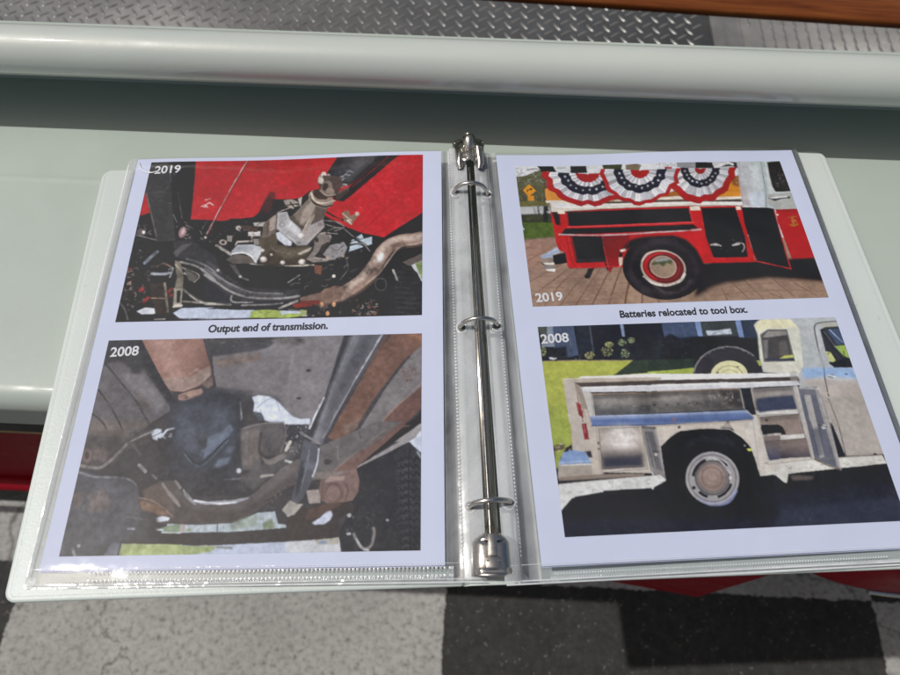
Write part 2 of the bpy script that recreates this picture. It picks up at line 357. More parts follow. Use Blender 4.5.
# ------------------------------------------------------------------ the four printed photographs, drawn as colour tables for the print meshes
# Coordinates below were measured on the prints; each print's own corners carry them into the print's flat picture plane.
REG = dict(T1=(220, 180, 6), T2=(110, 225, 6.754), T3=(160, 380, 6), T4=(60, 440, 5.625), A1=(110, 145, 7.105), A2=(205, 145, 7.105), A3=(300, 145, 6.923), A4=(110, 230, 6.752), A5=(205, 230, 6.752), A6=(300, 230, 6.754), E=(270, 145, 3.647),
           B1=(80, 330, 6.136), B2=(180, 330, 6.133), B3=(290, 330, 6.136), B4=(55, 430, 5), B5=(170, 430, 5), B6=(290, 430, 5),
           C1=(510, 155, 8.44), C2=(600, 155, 8.44), C3=(690, 155, 8.182), C4=(525, 230, 8.438), C5=(615, 230, 8.438), C6=(710, 225, 7.2),
           D1=(530, 318, 6.615), D2=(650, 315, 6.425), D3=(750, 315, 6.43), D4=(545, 410, 5.192), D5=(655, 410, 5.192), D6=(770, 400, 5))
class Art:
    def __init__(s, quad, W, H, seed):
        s.W, s.H = W*2, H*2; s.rng = np.random.RandomState(seed)
        A_ = []; B_ = []
        for (x, y), (u, v) in zip(quad, ((0, 0), (s.W, 0), (s.W, s.H), (0, s.H))):
            A_ += [[x, y, 1, 0, 0, 0, -u*x, -u*y], [0, 0, 0, x, y, 1, -v*x, -v*y]]; B_ += [u, v]
        s.h = np.append(np.linalg.solve(np.array(A_), np.array(B_)), 1).reshape(3, 3)
        s.sc = s.W/(quad[1][0]-quad[0][0]+quad[2][0]-quad[3][0])*2
        s.im = np.zeros((s.H, s.W, 3)); s.n1 = s.fbm(5, 7); s.n2 = s.fbm(22, 5); s.n3 = s.fbm(80, 3)
    def fbm(s, base, octv):
        out = np.zeros((s.H, s.W)); amp = 1; tot = 0
        for o in range(octv):
            n = base*2**o
            if n > s.W/2: break
            gh = max(2, int(n*s.H/s.W)+2); g = s.rng.rand(gh, n+2)
            y = np.linspace(0, gh-1.001, s.H); x = np.linspace(0, n+.999, s.W); yi = y.astype(int); xi = x.astype(int)
            fy = (y-yi)[:, None]; fx = (x-xi)[None]; fy = fy*fy*(3-2*fy); fx = fx*fx*(3-2*fx)
            out += amp*((g[yi][:, xi]*(1-fx)+g[yi][:, xi+1]*fx)*(1-fy)+(g[yi+1][:, xi]*(1-fx)+g[yi+1][:, xi+1]*fx)*fy); tot += amp; amp *= .6
        out /= tot; return np.clip((out-.5)*3.2, -1, 1)
    def pts(s, t):
        if isinstance(t, str):
            P_ = []; r = s.rg
            for w in t.split():
                if w.endswith(':'): r = REG[w[:-1]]; continue
                x, y = w.split(','); P_.append((r[0]+float(x)/r[2], r[1]+float(y)/r[2]))
            P_ = np.array(P_)
        else: P_ = np.asarray(t, float)
        q = np.c_[P_, np.ones(len(P_))]@s.h.T; return q[:, :2]/q[:, 2:]
    def R(s, r): s.rg = REG[r]; return s
    @staticmethod
    def spline(p, closed, k=8):
        n = len(p); out = []
        for i in range(n if closed else n-1):
            g = (lambda j: p[j % n]) if closed else (lambda j: p[min(max(j, 0), n-1)])
            a, b_, c, d = g(i-1), g(i), g(i+1), g(i+2)
            for t in np.arange(k)/k:
                out.append(.5*(2*b_+(c-a)*t+(2*a-5*b_+4*c-d)*t*t+(3*b_-a-3*c+d)*t**3))
        if not closed: out.append(p[-1])
        return np.array(out)
    @staticmethod
    def blur(m_, r):
        r = int(round(r))
        if r < 1: return m_
        for ax in (0, 1):
            for _ in range(2):
                z = np.pad(m_, [(r+1, r) if a == ax else (0, 0) for a in (0, 1)], mode='edge').cumsum(ax)
                m_ = (np.take(z, range(2*r+1, z.shape[ax]), ax)-np.take(z, range(0, z.shape[ax]-2*r-1), ax))/(2*r+1)
        return m_
    def comp(s, m_, x0, y0, c, a, n, c2, d):
        h, w = m_.shape; sl = np.s_[y0:y0+h, x0:x0+w]; c = s2l(c)
        if c2 is not None:
            (p, q) = s.pts(d); yy, xx = np.mgrid[y0:y0+h, x0:x0+w]; dv = q-p
            t = np.clip(((xx-p[0])*dv[0]+(yy-p[1])*dv[1])/(dv@dv), 0, 1)[..., None]; c = c*(1-t)+s2l(c2)*t
        if n:
            c = c*(1+n*(.55*s.n1[sl]+.5*s.n2[sl]+.35*s.n3[sl])[..., None])
        m_ = (m_*a)[..., None]; s.im[sl] = s.im[sl]*(1-m_)+np.clip(c, 0, 1)*m_
    def P(s, t, c, f=0, a=1, n=.08, c2=None, d=None, sm=False, ret=False):
        p = s.pts(t)
        if sm: p = s.spline(p, True)
        fr = int(f*s.sc)+1; pad = 3*fr+2
        x0, y0 = np.floor(p.min(0)).astype(int)-pad; x1, y1 = np.ceil(p.max(0)).astype(int)+pad
        x0, y0 = max(x0, -pad-20), max(y0, -pad-20); x1, y1 = min(x1, s.W+pad+20), min(y1, s.H+pad+20)
        if x1 <= x0 or y1 <= y0: return
        w, h = x1-x0, y1-y0; tog = np.zeros((h, w+1), int); ys = np.arange(h)+y0+.5
        for (ax, ay), (bx, by) in zip(p, np.roll(p, -1, 0)):
            if ay == by: continue
            if ay > by: ax, ay, bx, by = bx, by, ax, ay
            i0, i1 = np.searchsorted(ys, [ay, by]); 
            if i1 <= i0: continue
            xx = ax+(ys[i0:i1]-ay)*(bx-ax)/(by-ay); ci = np.clip(np.ceil(xx-.5-x0).astype(int), 0, w); tog[np.arange(i0, i1), ci] += 1
        m_ = (tog.cumsum(1)[:, :w] % 2).astype(float)
        if f: m_ = s.blur(m_, f*s.sc/2)
        cx0, cy0 = max(x0, 0), max(y0, 0); m_ = m_[cy0-y0:min(y1, s.H)-y0, cx0-x0:min(x1, s.W)-x0]
        if m_.size == 0: return
        if ret: return m_, cx0, cy0
        s.comp(m_, cx0, cy0, c, a, n, c2, d)
    def S(s, t, w, c, a=1, f=.35, sm=True, n=.06):
        p = s.pts(t)
        if sm and len(p) > 2: p = s.spline(p, False, 6)
        r = w*s.sc/2; fe = max(f*s.sc, .8); pad = int(r+fe+2)
        x0, y0 = np.maximum(np.floor(p.min(0)).astype(int)-pad, 0); x1 = min(int(p[:, 0].max())+pad, s.W); y1 = min(int(p[:, 1].max())+pad, s.H)
        if x1 <= x0 or y1 <= y0: return
        yy, xx = np.mgrid[y0:y1, x0:x1]; D = np.full(xx.shape, 1e9)
        for a_, b_ in zip(p[:-1], p[1:]):
            d = b_-a_; L = d@d+1e-9; t_ = np.clip(((xx-a_[0])*d[0]+(yy-a_[1])*d[1])/L, 0, 1)
            D = np.minimum(D, np.hypot(xx-a_[0]-t_*d[0], yy-a_[1]-t_*d[1]))
        mk = np.clip((r-D)/fe+.5, 0, 1)*np.clip(.82+.55*s.n2[y0:y1, x0:x1]+.25*s.n3[y0:y1, x0:x1], .15, 1)
        s.comp(mk, x0, y0, c, a, n, None, None)
    def E(s, cx, cy, rx, ry, c, rot=0, a0=0, a1=360, r0=None, **k):
        an = np.radians(np.linspace(a0, a1, 49)); cr, sr = math.cos(R(rot)), math.sin(R(rot)); r = s.rg
        def go(an, rx, ry): return [(r[0]+(cx+rx*math.cos(t)*cr-ry*math.sin(t)*sr)/r[2], r[1]+(cy+rx*math.cos(t)*sr+ry*math.sin(t)*cr)/r[2]) for t in an]
        p = go(an, rx, ry)
        if r0: p += go(an[::-1], rx*r0, ry*r0)
        s.P(p, c, **k)
    def PB(s, t, cnt, cols, sz=(1, 5), a=.75, f=.35):
        """patches of varied tone inside an outline"""
        g = s.P(t, (0, 0, 0), ret=True)
        if g is None: return
        m_, x0, y0 = g; ys, xs = np.nonzero(m_ > .5)
        if len(xs) == 0: return
        keep = s.im.copy()
        for _ in range(cnt):
            i = s.rng.randint(len(xs)); x, y = xs[i]+x0, ys[i]+y0; k = s.rng.randint(3, 7); r = s.rng.uniform(*sz)*s.sc/2
            th = np.sort(s.rng.rand(k)*2*math.pi); e = s.rng.uniform(.3, 1); ro = s.rng.rand()*math.pi
            p = np.c_[r*np.cos(th)*s.rng.uniform(.6, 1, k), e*r*np.sin(th)*s.rng.uniform(.6, 1, k)]; p = p@np.array([[math.cos(ro), math.sin(ro)], [-math.sin(ro), math.cos(ro)]])+(x, y)
            X0, Y0 = np.maximum(p.min(0).astype(int)-2, 0); X1, Y1 = p.max(0).astype(int)+3; X1, Y1 = min(X1, s.W), min(Y1, s.H)
            if X1 <= X0 or Y1 <= Y0: continue
            yy, xx = np.mgrid[Y0:Y1, X0:X1]; ins = np.zeros(xx.shape, bool)
            for (ax, ay), (bx, by) in zip(p, np.roll(p, -1, 0)):
                c_ = (ay > yy) != (by > yy); ins ^= c_ & (xx < (bx-ax)*(yy-ay)/((by-ay) or 1e-9)+ax)
            s.comp(s.blur(ins.astype(float), f*s.sc/2), X0, Y0, cols[s.rng.randint(len(cols))], a*s.rng.uniform(.4, 1), .15, None, None)
        M_ = np.zeros((s.H, s.W, 1)); M_[y0:y0+m_.shape[0], x0:x0+m_.shape[1], 0] = m_; s.im = keep*(1-M_)+s.im*M_
    def warp(s, amp):
        """a little unevenness, so no outline stays ruler straight"""
        yy, xx = np.mgrid[0:s.H, 0:s.W].astype(float)
        k = amp*s.sc; dx = k*(s.n2+.5*s.n3); dy = k*(np.roll(s.n2, s.W//3, 1)+.5*np.roll(s.n3, s.H//3, 0))
        x = np.clip(xx+dx, 0, s.W-1.01); y = np.clip(yy+dy, 0, s.H-1.01); xi, yi = x.astype(int), y.astype(int); fx, fy = (x-xi)[..., None], (y-yi)[..., None]; I = s.im
        s.im = (I[yi, xi]*(1-fx)+I[yi, xi+1]*fx)*(1-fy)+(I[yi+1, xi]*(1-fx)+I[yi+1, xi+1]*fx)*fy
    def CL(s, t, cnt, cols, w=(.4, 1.2), ln=(2, 8), ang=None, a=.8):
        """small mechanical bits: short strokes inside an outline"""
        g = s.P(t, (0, 0, 0), ret=True)
        if g is None: return
        m_, x0, y0 = g; ys, xs = np.nonzero(m_ > .5)
        if len(xs) == 0: return
        keep = s.im.copy()
        for _ in range(cnt):
            i = s.rng.randint(len(xs)); x, y = xs[i]+x0, ys[i]+y0; th = (s.rng.rand()*math.pi if ang is None else R(ang)+s.rng.randn()*.35)
            L = s.rng.uniform(*ln)*s.sc/2; wd = s.rng.uniform(*w)*s.sc/2; c = cols[s.rng.randint(len(cols))]; k = s.rng.randn()*.35
            p = [np.array((x-L*math.cos(th), y-L*math.sin(th))), np.array((x+k*L*math.sin(th), y-k*L*math.cos(th))), np.array((x+L*math.cos(th), y+L*math.sin(th)))]
            p = s.spline(np.array(p), False, 5); pad = int(wd+3)
            X0, Y0 = np.maximum(p.min(0).astype(int)-pad, 0); X1, Y1 = p.max(0).astype(int)+pad; X1, Y1 = min(X1, s.W), min(Y1, s.H)
            if X1 <= X0 or Y1 <= Y0: continue
            yy, xx = np.mgrid[Y0:Y1, X0:X1]; D = np.full(xx.shape, 1e9)
            for a_, b_ in zip(p[:-1], p[1:]):
                d = b_-a_; q = np.clip(((xx-a_[0])*d[0]+(yy-a_[1])*d[1])/(d@d+1e-9), 0, 1); D = np.minimum(D, np.hypot(xx-a_[0]-q*d[0], yy-a_[1]-q*d[1]))
            s.comp(np.clip((wd-D)+.5, 0, 1), X0, Y0, c, a*s.rng.uniform(.5, 1), 0, None, None)
        M_ = np.zeros((s.H, s.W, 1)); M_[y0:y0+m_.shape[0], x0:x0+m_.shape[1], 0] = m_; s.im = keep*(1-M_)+s.im*M_
    def done(s, gain=.86, haze=.016, grain=.05, wp=.42, sat=1.0, grit=.1, tint=(1, 1, 1)):
        s.warp(wp); q = .45*s.n1+.6*s.n2+.75*s.n3+.8*s.fbm(170, 3); q2 = np.roll(q[:, ::-1], s.H//4, 0)
        s.im = s.im*np.exp(grit*q)[..., None]+(.010*np.clip(q2, 0, 1)*grit/.1)[..., None]
        sp = np.clip(s.fbm(230, 2)-.55, 0, 1)*np.clip(q2, 0, 1); s.im += (sp*.5*grit)[..., None]
        lum = (s.im@np.array([.25, .6, .15]))[..., None]; s.im = np.clip(lum+(s.im-lum)*sat, 0, 1)
        im = s.im*(1+grain*s.n3+.045*s.n2+.04*s.rng.randn(s.H, s.W))[..., None]
        im = im.reshape(s.H//2, 2, s.W//2, 2, 3).mean((1, 3))
        im = im*np.array(tint)
        for ax in (0, 1): im = .7*im+.15*(np.roll(im, 1, ax)+np.roll(im, -1, ax))
        return np.clip((im-haze)*1.0/gain, .004, .9)
ART = {}
DK = (36, 35, 37)
def art_A():
    s = Art([(152.5, 162.8), (422.5, 154.9), (422.2, 315), (114.9, 322.7)], 540, 356, 3)
    s.R('A1'); s.im[:] = s2l((37, 36, 38)); P, S, E, CL = s.P, s.S, s.E, s.CL
    RED = (170, 34, 42)
    P('A1: 615,60 578,525 A2: 170,535 190,518 240,522 330,520 380,480 420,400 460,345 490,400 560,385 640,380 720,360 A3: 60,330 160,480 330,570 430,605 580,635 900,430 900,20', RED, n=.07, c2=(184, 40, 46), d='A2: 0,120 0,560')
    P('A2: 0,60 746,60 746,170 0,180', (160, 30, 40), f=3, a=.5); S('A2: 0,165 300,160 746,150', 1.2, (196, 70, 72), a=.35)
    P('A2: 380,500 420,400 460,330 500,330 500,400 470,420 430,480', (90, 22, 28), f=1.5, a=.8)
    for w in ('A3: 420,600 640,400 840,250', 'A3: 470,560 700,330', 'A3: 560,600 700,480', 'A3: 500,610 640,560'): S(w, .7, (140, 24, 32), a=.6)
    S('A3: 655,325 662,330', .9, (205, 90, 90)); S('A3: 415,430 425,434', .9, (205, 90, 90))
    S('A1: 578,525 746,532 A2: 170,536', 1, (196, 66, 66), a=.5)
    for w in ('A2: 0,440 30,410 60,425', 'A2: 10,390 40,380', 'A2: 0,425 20,440', 'A1: 655,435 685,435'): S(w, 1.5, (225, 190, 190), a=.8)
    P('A1: 258,340 292,480 218,503', (172, 36, 42))
    # pillar
    P('A1: 300,110 425,110 455,480 480,680 330,690 262,340', (58, 57, 58), n=.06); P('A1: 425,110 620,110 578,530 540,690 470,690 445,400', (32, 31, 33), n=.1)
    S('A1: 265,345 300,500 335,650', 1, (120, 112, 110), a=.8); S('A1: 270,345 340,335 420,340', .8, (86, 84, 84), a=.6)
    for w in ('A1: 418,412 440,415', 'A1: 485,340 500,420 515,520', 'A1: 455,495 480,550', 'A1: 428,150 440,260', 'A1: 455,205 465,215', 'A1: 405,290 415,310'): S(w, .8, (125, 120, 122), a=.7)
    # dark machinery under the floor
    P('A2: 0,540 170,537 190,520 330,522 390,475 450,420 500,400 520,470 500,675 0,675', (40, 38, 40), n=.3)
    CL('A1: 200,500 300,520 330,680 190,680', 26, [(90, 80, 78), (20, 20, 22), (140, 130, 130), (70, 50, 48)], (.3, .9), (1, 5))
    CL('A1: 470,540 746,545 746,690 470,690', 44, [(110, 104, 104), (20, 20, 22), (165, 158, 160), (86, 74, 70), (52, 48, 48)], (.3, 1), (1, 6))
    CL('A2: 0,545 480,530 500,675 0,690', 60, [(120, 112, 112), (20, 20, 22), (175, 170, 172), (96, 80, 74), (52, 48, 48)], (.3, 1.1), (1, 7), 10)
    s.R('A1'); E(225, 620, 30, 26, (92, 84, 84), f=1); E(245, 620, 10, 12, (230, 225, 225), f=.6)
    E(520, 620, 26, 40, (150, 120, 125), rot=20, f=.8); E(525, 615, 12, 24, (200, 175, 180), rot=20, f=.5); S('A1: 190,640 330,675', 1, (150, 146, 146), a=.8)
    S('A2: 318,90 190,310 70,535 20,630', 2.0, (95, 24, 30)); S('A2: 312,90 184,310 64,535 14,630', 1.2, (200, 160, 160))
    # tail housing and transmission
    s.R('T1'); P('T1: -40,255 60,235 240,215 280,110 380,112 480,110 540,60 660,140 625,205 700,255 780,292 850,322 960,340 960,520 560,512 -60,530', (37, 35, 37), n=.3); P('T1: 250,190 300,60 330,90 300,200', (90, 22, 28), f=3, a=.6)
    s.PB('T1: -40,260 240,230 270,330 240,420 180,500 -40,500', 110, [(30, 29, 31), (56, 52, 52), (84, 78, 76), (120, 112, 110), (150, 144, 142), (24, 23, 25), (70, 58, 52)], (.6, 3)); s.PB('T1: 560,220 700,240 900,340 900,500 560,500', 110, [(26, 25, 27), (46, 43, 44), (70, 66, 66), (110, 104, 102), (30, 29, 31)], (.6, 3.5))
    P('T1: 200,254 282,250 282,276 208,274', (186, 180, 178), f=.5); P('T1: 170,310 242,304 242,334 170,332', (196, 192, 192), f=.5); S('T1: 172,316 240,311', .8, (236, 234, 234)); P('T1: 128,270 232,276 222,310 138,302', (80, 66, 58), n=.3); E(113, 286, 14, 14, (186, 178, 174), f=.4); E(117, 290, 6, 6, (60, 54, 52)); P('T1: 60,228 140,230 140,245 60,246', (30, 28, 30))
    S('T1: 94,388 102,370 190,364 196,328', 1.7, (166, 158, 154), sm=False); S('T1: 96,384 104,366 188,361', .6, (220, 214, 210), sm=False); E(20, 372, 24, 17, (164, 154, 148), r0=.5); P('T1: 44,330 76,334 72,370 46,364', (146, 140, 136), n=.2); S('T1: -20,392 40,428 66,444', 2.8, (190, 186, 184)); S('T1: 150,400 200,340', 1.2, (60, 56, 54))
    P('T1: 232,420 240,335 300,300 340,300 345,385 430,402 532,392 566,432 540,480 500,505 238,504', (88, 79, 66), n=.2, c2=(60, 53, 44), d='T1: 300,330 420,500'); P('T1: 262,260 340,196 338,300 300,335 250,345', (112, 100, 92), n=.15); P('T1: 298,236 336,206 328,292 300,304', (176, 162, 154), f=.9); S('T1: 286,255 282,325', 1.2, (60, 52, 48)); P('T1: 345,400 440,410 530,398 520,440 400,470 330,440', (104, 94, 80), f=3, a=.7); P('T1: 250,480 300,420 330,430 300,500', (58, 50, 42), f=2, a=.8); S('T1: 300,385 330,420 420,440', 1.0, (130, 120, 106), a=.6, f=.8)
    P('T1: 440,208 545,96 642,140 604,268 522,342 480,292 408,226', (120, 109, 100), n=.12, c2=(86, 76, 70), d='T1: 470,190 640,250'); P('T1: 498,186 556,118 574,150 540,226 498,262 476,262', (166, 154, 145), f=2.2, a=.9); P('T1: 575,150 630,145 602,262 560,296', (92, 82, 76), f=1.4, a=.9); P('T1: 540,222 576,200 522,332 484,322', (156, 144, 134), f=.7); S('T1: 574,202 520,332', 1.2, (58, 50, 47)); S('T1: 540,222 490,318', .9, (204, 194, 184), f=.6); P('T1: 408,226 440,208 484,272 510,276 480,304 430,268', (72, 62, 56), f=1.2, a=.85); S('T1: 640,160 610,250', 1, (150, 140, 132), a=.6)
    E(606, 112, 78, 50, (142, 128, 116), rot=24, n=.15); S('T1: 545,92 562,132 620,158 672,150', 2.2, (48, 41, 39)); S('T1: 548,74 562,114 612,138 684,122', 2.2, (212, 198, 184)); S('T1: 552,66 580,100 640,118', 1, (120, 104, 94)); E(604, 84, 50, 30, (68, 55, 49), rot=20); P('T1: 640,40 690,60 700,100 650,95', (104, 90, 80), n=.2, f=.6)
    P('T1: 345,194 402,188 420,235 480,290 500,332 542,270 616,234 627,280 520,391 460,391 338,291', (184, 184, 190), n=.08, c2=(146, 142, 146), d='T1: 380,230 600,320'); P('T1: 420,240 482,298 472,336 398,282', (212, 213, 219), f=2, a=.9); P('T1: 352,206 400,196 408,236 358,262', (158, 156, 160), f=1.4, a=.8); P('T1: 500,332 545,275 612,244 622,278 525,372', (168, 160, 158), f=1.4, a=.8); S('T1: 338,292 400,344 464,391 520,391 627,282', 1.4, (56, 50, 49), sm=False); S('T1: 346,284 410,336 468,378 516,378 616,280', .8, (216, 214, 216), a=.8, sm=False); P('T1: 334,318 358,308 432,370 426,391 390,389 342,352', (208, 213, 224), f=.5); S('T1: 334,320 346,355 390,391 430,392', .9, (70, 64, 62)); E(372, 266, 18, 16, (132, 130, 132)); E(372, 266, 11, 10, (178, 176, 178)); E(487, 331, 17, 16, (224, 220, 218), f=.4); E(600, 266, 14, 12, (132, 126, 124)); E(470, 372, 14, 10, (130, 126, 126), f=.4)
    P('T1: 380,118 430,113 472,130 442,172 398,154', (156, 146, 140), n=.25); S('T1: 300,215 340,182 400,150 472,140', 1.7, (58, 52, 49)); S('T1: 345,190 430,160 470,150', .8, (190, 180, 172)); P('T1: 468,112 492,100 484,162', (200, 190, 184), f=.4); S('T1: 420,130 450,165', 1.5, (40, 37, 37)); S('T1: 180,300 260,240 330,205', 1.2, (46, 42, 42))
    P('T1: 462,440 552,398 534,424 482,447', (178, 168, 158), f=.5); S('T1: 180,496 270,511 420,513 560,506', 1.5, (196, 188, 178)); S('T1: 190,505 420,522 560,514', 1, (50, 46, 46))
    for x, y, r in ((260, 472, 20), (375, 493, 14), (492, 488, 20), (255, 420, 12), (308, 446, 8)): E(x+3, y+4, r*1.1, r*.9, (46, 40, 38), f=.5); E(x, y, r, r*.82, (190, 182, 176), f=.4); E(x-2, y-4, r*.6, r*.45, (232, 229, 226), f=.5)
    P('T1: 68,426 108,386 200,384 248,400 246,440 216,492 186,452 130,432 74,442', (164, 168, 178), n=.1, c2=(190, 193, 201), d='T1: 100,390 220,460'); P('T1: 38,474 100,441 180,456 214,496 80,502', (100, 92, 88), n=.2); S('T1: 75,440 140,433 188,455 216,491', 1.6, (224, 226, 231)); P('T1: 202,350 234,350 236,386 205,386', (132, 128, 126), n=.15); P('T1: 100,400 190,392 200,410 110,420', (138, 142, 152), f=1.5, a=.6)
    P('T1: 568,352 600,314 652,308 670,340 656,372 612,386 590,430 564,458 640,470 704,454 690,482 560,492 518,472 560,420', (126, 118, 114), n=.15); P('T1: 600,402 642,370 700,390 642,432 612,452', (58, 53, 52), f=.8); E(580, 356, 12, 14, (40, 37, 37)); S('T1: 604,320 648,314 662,342', 1.1, (176, 168, 164)); S('T1: 566,462 640,474 700,458', 1, (170, 162, 156)); P('T1: 618,442 660,390 742,370 764,402 742,452 652,477', (140, 138, 142), n=.12); S('T1: 608,452 650,382 724,378', 1.2, (36, 34, 36)); S('T1: 660,400 700,420 740,390', 1.0, (80, 76, 78)); E(645, 462, 9, 8, (180, 160, 140)); E(738, 452, 9, 8, (190, 170, 150))
    P('T1: 772,428 790,360 850,322 862,350 910,338 910,382 820,412', (182, 197, 212), n=.06); S('T1: 780,370 870,345', 1.2, (60, 60, 64))
    S('T1: 640,308 722,288 792,340 872,390 894,450', 3, (33, 31, 33)); S('T1: 646,302 722,282 796,334 874,384', .7, (150, 146, 146), a=.8); S('T1: 620,240 700,250 742,280 690,302', 1.5, (140, 130, 126)); S('T1: 640,322 702,330 772,400 742,452', 2, (32, 30, 32)); S('T1: 650,316 704,322', .7, (170, 166, 166)); S('T1: 660,300 760,330 830,350', 1.4, (46, 44, 46)); S('T1: 640,190 700,225 740,240', 2.2, (40, 36, 37)); S('T1: 650,214 722,236', 1.2, (190, 40, 50)); S('T1: 630,262 690,282 740,285', .8, (160, 152, 150))
    P('T1: 730,192 770,180 782,215 826,194 832,210 786,266 744,246', (132, 106, 90), n=.2); S('T1: 735,200 765,226 786,240', 1.2, (214, 196, 178)); E(822, 202, 12, 12, (198, 180, 170), f=.4); S('T1: 765,240 785,262', 2, (228, 222, 216))
    # drive shaft
    P('A3: 600,60 700,60 380,330 300,392 235,380 225,350 340,290', (44, 34, 36), f=.4); S('A3: 612,80 480,195 360,290', 1.1, (125, 44, 48)); S('A3: 640,80 500,200', .9, (86, 30, 34))
    P('A3: 275,60 600,60 350,275 300,285 240,250 185,195', (44, 43, 46), n=.08, c2=(58, 57, 60), d='A3: 300,120 360,190'); P('A3: 330,70 480,70 290,200 250,190', (64, 63, 66), f=2, a=.7)
    P('A3: 420,60 540,60 330,250 290,240', (82, 81, 85), f=5, a=.8); P('A3: 560,70 600,70 360,275 330,280', (28, 27, 30), f=2, a=.8); S('A3: 198,205 235,255 320,275', 2.2, (150, 150, 156), f=.9); S('A3: 190,225 230,275 300,290', 1.4, (112, 112, 116)); S('A3: 205,190 245,240 330,262', .8, (24, 24, 26))
    for w in ('A3: 280,235 335,185 362,190', 'A3: 290,245 305,230', 'A3: 310,205 345,210', 'A3: 275,220 300,215', 'A3: 320,180 350,178'): S(w, 1.0, (176, 176, 180), a=.8)
    s.R('A3'); E(158, 240, 34, 50, (142, 124, 116), rot=15); E(165, 205, 18, 20, (206, 196, 190)); E(150, 262, 16, 26, (70, 56, 50)); E(212, 305, 38, 30, (120, 104, 96), rot=20); E(215, 308, 24, 18, (150, 136, 126), rot=20); P('A3: 250,330 340,290 335,320 270,350', (96, 80, 76))
    s.PB('A2: 0,545 480,530 500,675 0,690', 130, [(20, 20, 22), (30, 29, 31), (48, 46, 48), (66, 62, 62), (88, 82, 80), (118, 112, 110), (26, 25, 27), (74, 60, 54), (150, 145, 144)], (1, 5)); s.PB('A1: 470,540 746,545 746,690 470,690', 60, [(20, 20, 22), (30, 29, 31), (48, 46, 48), (66, 62, 62), (88, 82, 80), (118, 112, 110), (26, 25, 27), (74, 60, 54), (150, 145, 144)], (1, 5)); s.PB('A4: 140,90 330,150 300,300 240,500 130,560 60,590', 90, [(20, 20, 22), (30, 29, 31), (48, 46, 48), (66, 62, 62), (88, 82, 80), (118, 112, 110), (26, 25, 27), (74, 60, 54), (150, 145, 144)], (1, 6)); s.PB('E: 195,270 260,290 330,330 340,400 280,440 190,440', 110, [(20, 20, 22), (30, 29, 31), (48, 46, 48), (66, 62, 62), (88, 82, 80), (118, 112, 110), (26, 25, 27), (74, 60, 54), (150, 145, 144)], (1, 5)); s.PB('A6: 0,200 330,180 470,200 470,280 300,400 0,440', 110, [(24, 23, 25), (34, 33, 35), (46, 44, 46), (60, 57, 58), (84, 80, 80)], (1.5, 7)); s.PB('E: 0,380 20,330 110,365 190,330 215,395 130,445 0,440', 50, [(60, 52, 46), (84, 74, 66), (110, 100, 92), (134, 124, 116), (70, 62, 56)], (1, 5), .6); s.PB('A3: 60,370 205,410 165,560 110,680 -60,690 0,400', 30, [(96, 86, 82), (130, 120, 114), (150, 140, 132), (84, 74, 70)], (1.5, 5), .5)
    P('T1: 588,20 620,-30 720,-20 740,20 700,92 655,104 610,70', (74, 62, 57), n=.3, f=.8); s.R('T1'); E(640, 45, 34, 42, (124, 108, 99), rot=20, n=.2, f=.6); E(632, 40, 18, 24, (60, 50, 46), rot=20, f=.8); E(606, 2, 17, 20, (190, 180, 174), f=.6); E(662, 66, 26, 20, (140, 126, 116), rot=20, n=.2, f=.6); S('T1: 600,60 640,90 690,84', 1.2, (170, 158, 148), f=.7); P('T1: 690,95 770,50 765,80 700,125', (70, 58, 54), f=.8)
    # cross member
    P('A4: 430,80 540,60 709,170 A5: 130,330 260,385 520,400 720,390 720,520 560,480 300,480 180,455 0,330 A4: 600,240 450,180', (54, 53, 56), n=.1)
    P('A5: 0,335 180,455 300,480 540,480 560,520 0,500', (40, 43, 50), n=.08); P('A5: 150,225 709,245 709,400 540,390 400,370 280,340', (30, 29, 31), n=.1)
    P('A4: 430,150 500,95 560,90 480,150 450,185', (92, 90, 94), f=.8, a=.7)
    S('A4: 520,195 620,225 709,280 A5: 60,285 150,350 240,395 330,420 520,425', 1.9, (150, 150, 155), a=.62, f=.9); S('A4: 480,215 600,250 709,335 A5: 0,300 100,365 200,425 330,455 550,455 709,425', 2.1, (188, 187, 188), a=.62, f=.9); S('A5: 0,255 120,335 230,385', 1.1, (140, 140, 146), a=.68, f=.8)
    S('A5: 180,440 175,470 210,485 320,485', 1.2, (190, 186, 184), a=.68, f=.8); S('A5: 0,498 170,500', 1.8, (186, 182, 178), a=.68, f=.8); S('A5: 250,505 420,500 520,490', 1.6, (176, 172, 168), a=.68, f=.8); S('A5: 500,525 620,475', 2.2, (205, 200, 196), a=.68, f=.8)
    P('A5: 590,500 720,470 720,510 610,525', (128, 50, 44), n=.1); P('A5: 560,530 690,540 680,575 590,570', (96, 90, 86))
    S('A5: 560,350 640,300', 1, (150, 146, 146)); S('A5: 580,370 610,355 665,360', .9, (120, 118, 118)); S('A5: 640,330 690,295', 1.4, (190, 186, 182)); S('A5: 200,240 240,310 290,335', 1.6, (120, 118, 118)); P('A5: 160,225 200,235 240,310 230,320', (84, 82, 84))
    S('A5: 0,275 110,345 220,405 330,437 540,440', 2.6, (104, 103, 107), a=.5, f=2); S('A5: 20,215 130,300 250,375', 3, (88, 87, 90), a=.5, f=2.5); S('A5: 330,350 480,372 640,360', 3, (58, 56, 58), a=.6, f=3); S('A5: 250,280 400,320 600,310', 3, (50, 49, 51), a=.6, f=3)
    # silver shield and bolts
    for x, y, r in ((90, 270, 9), (237, 312, 9), (5, 50, 8)): s.R('A5'); E(x, y, r, r*.9, (206, 202, 200), f=.6)
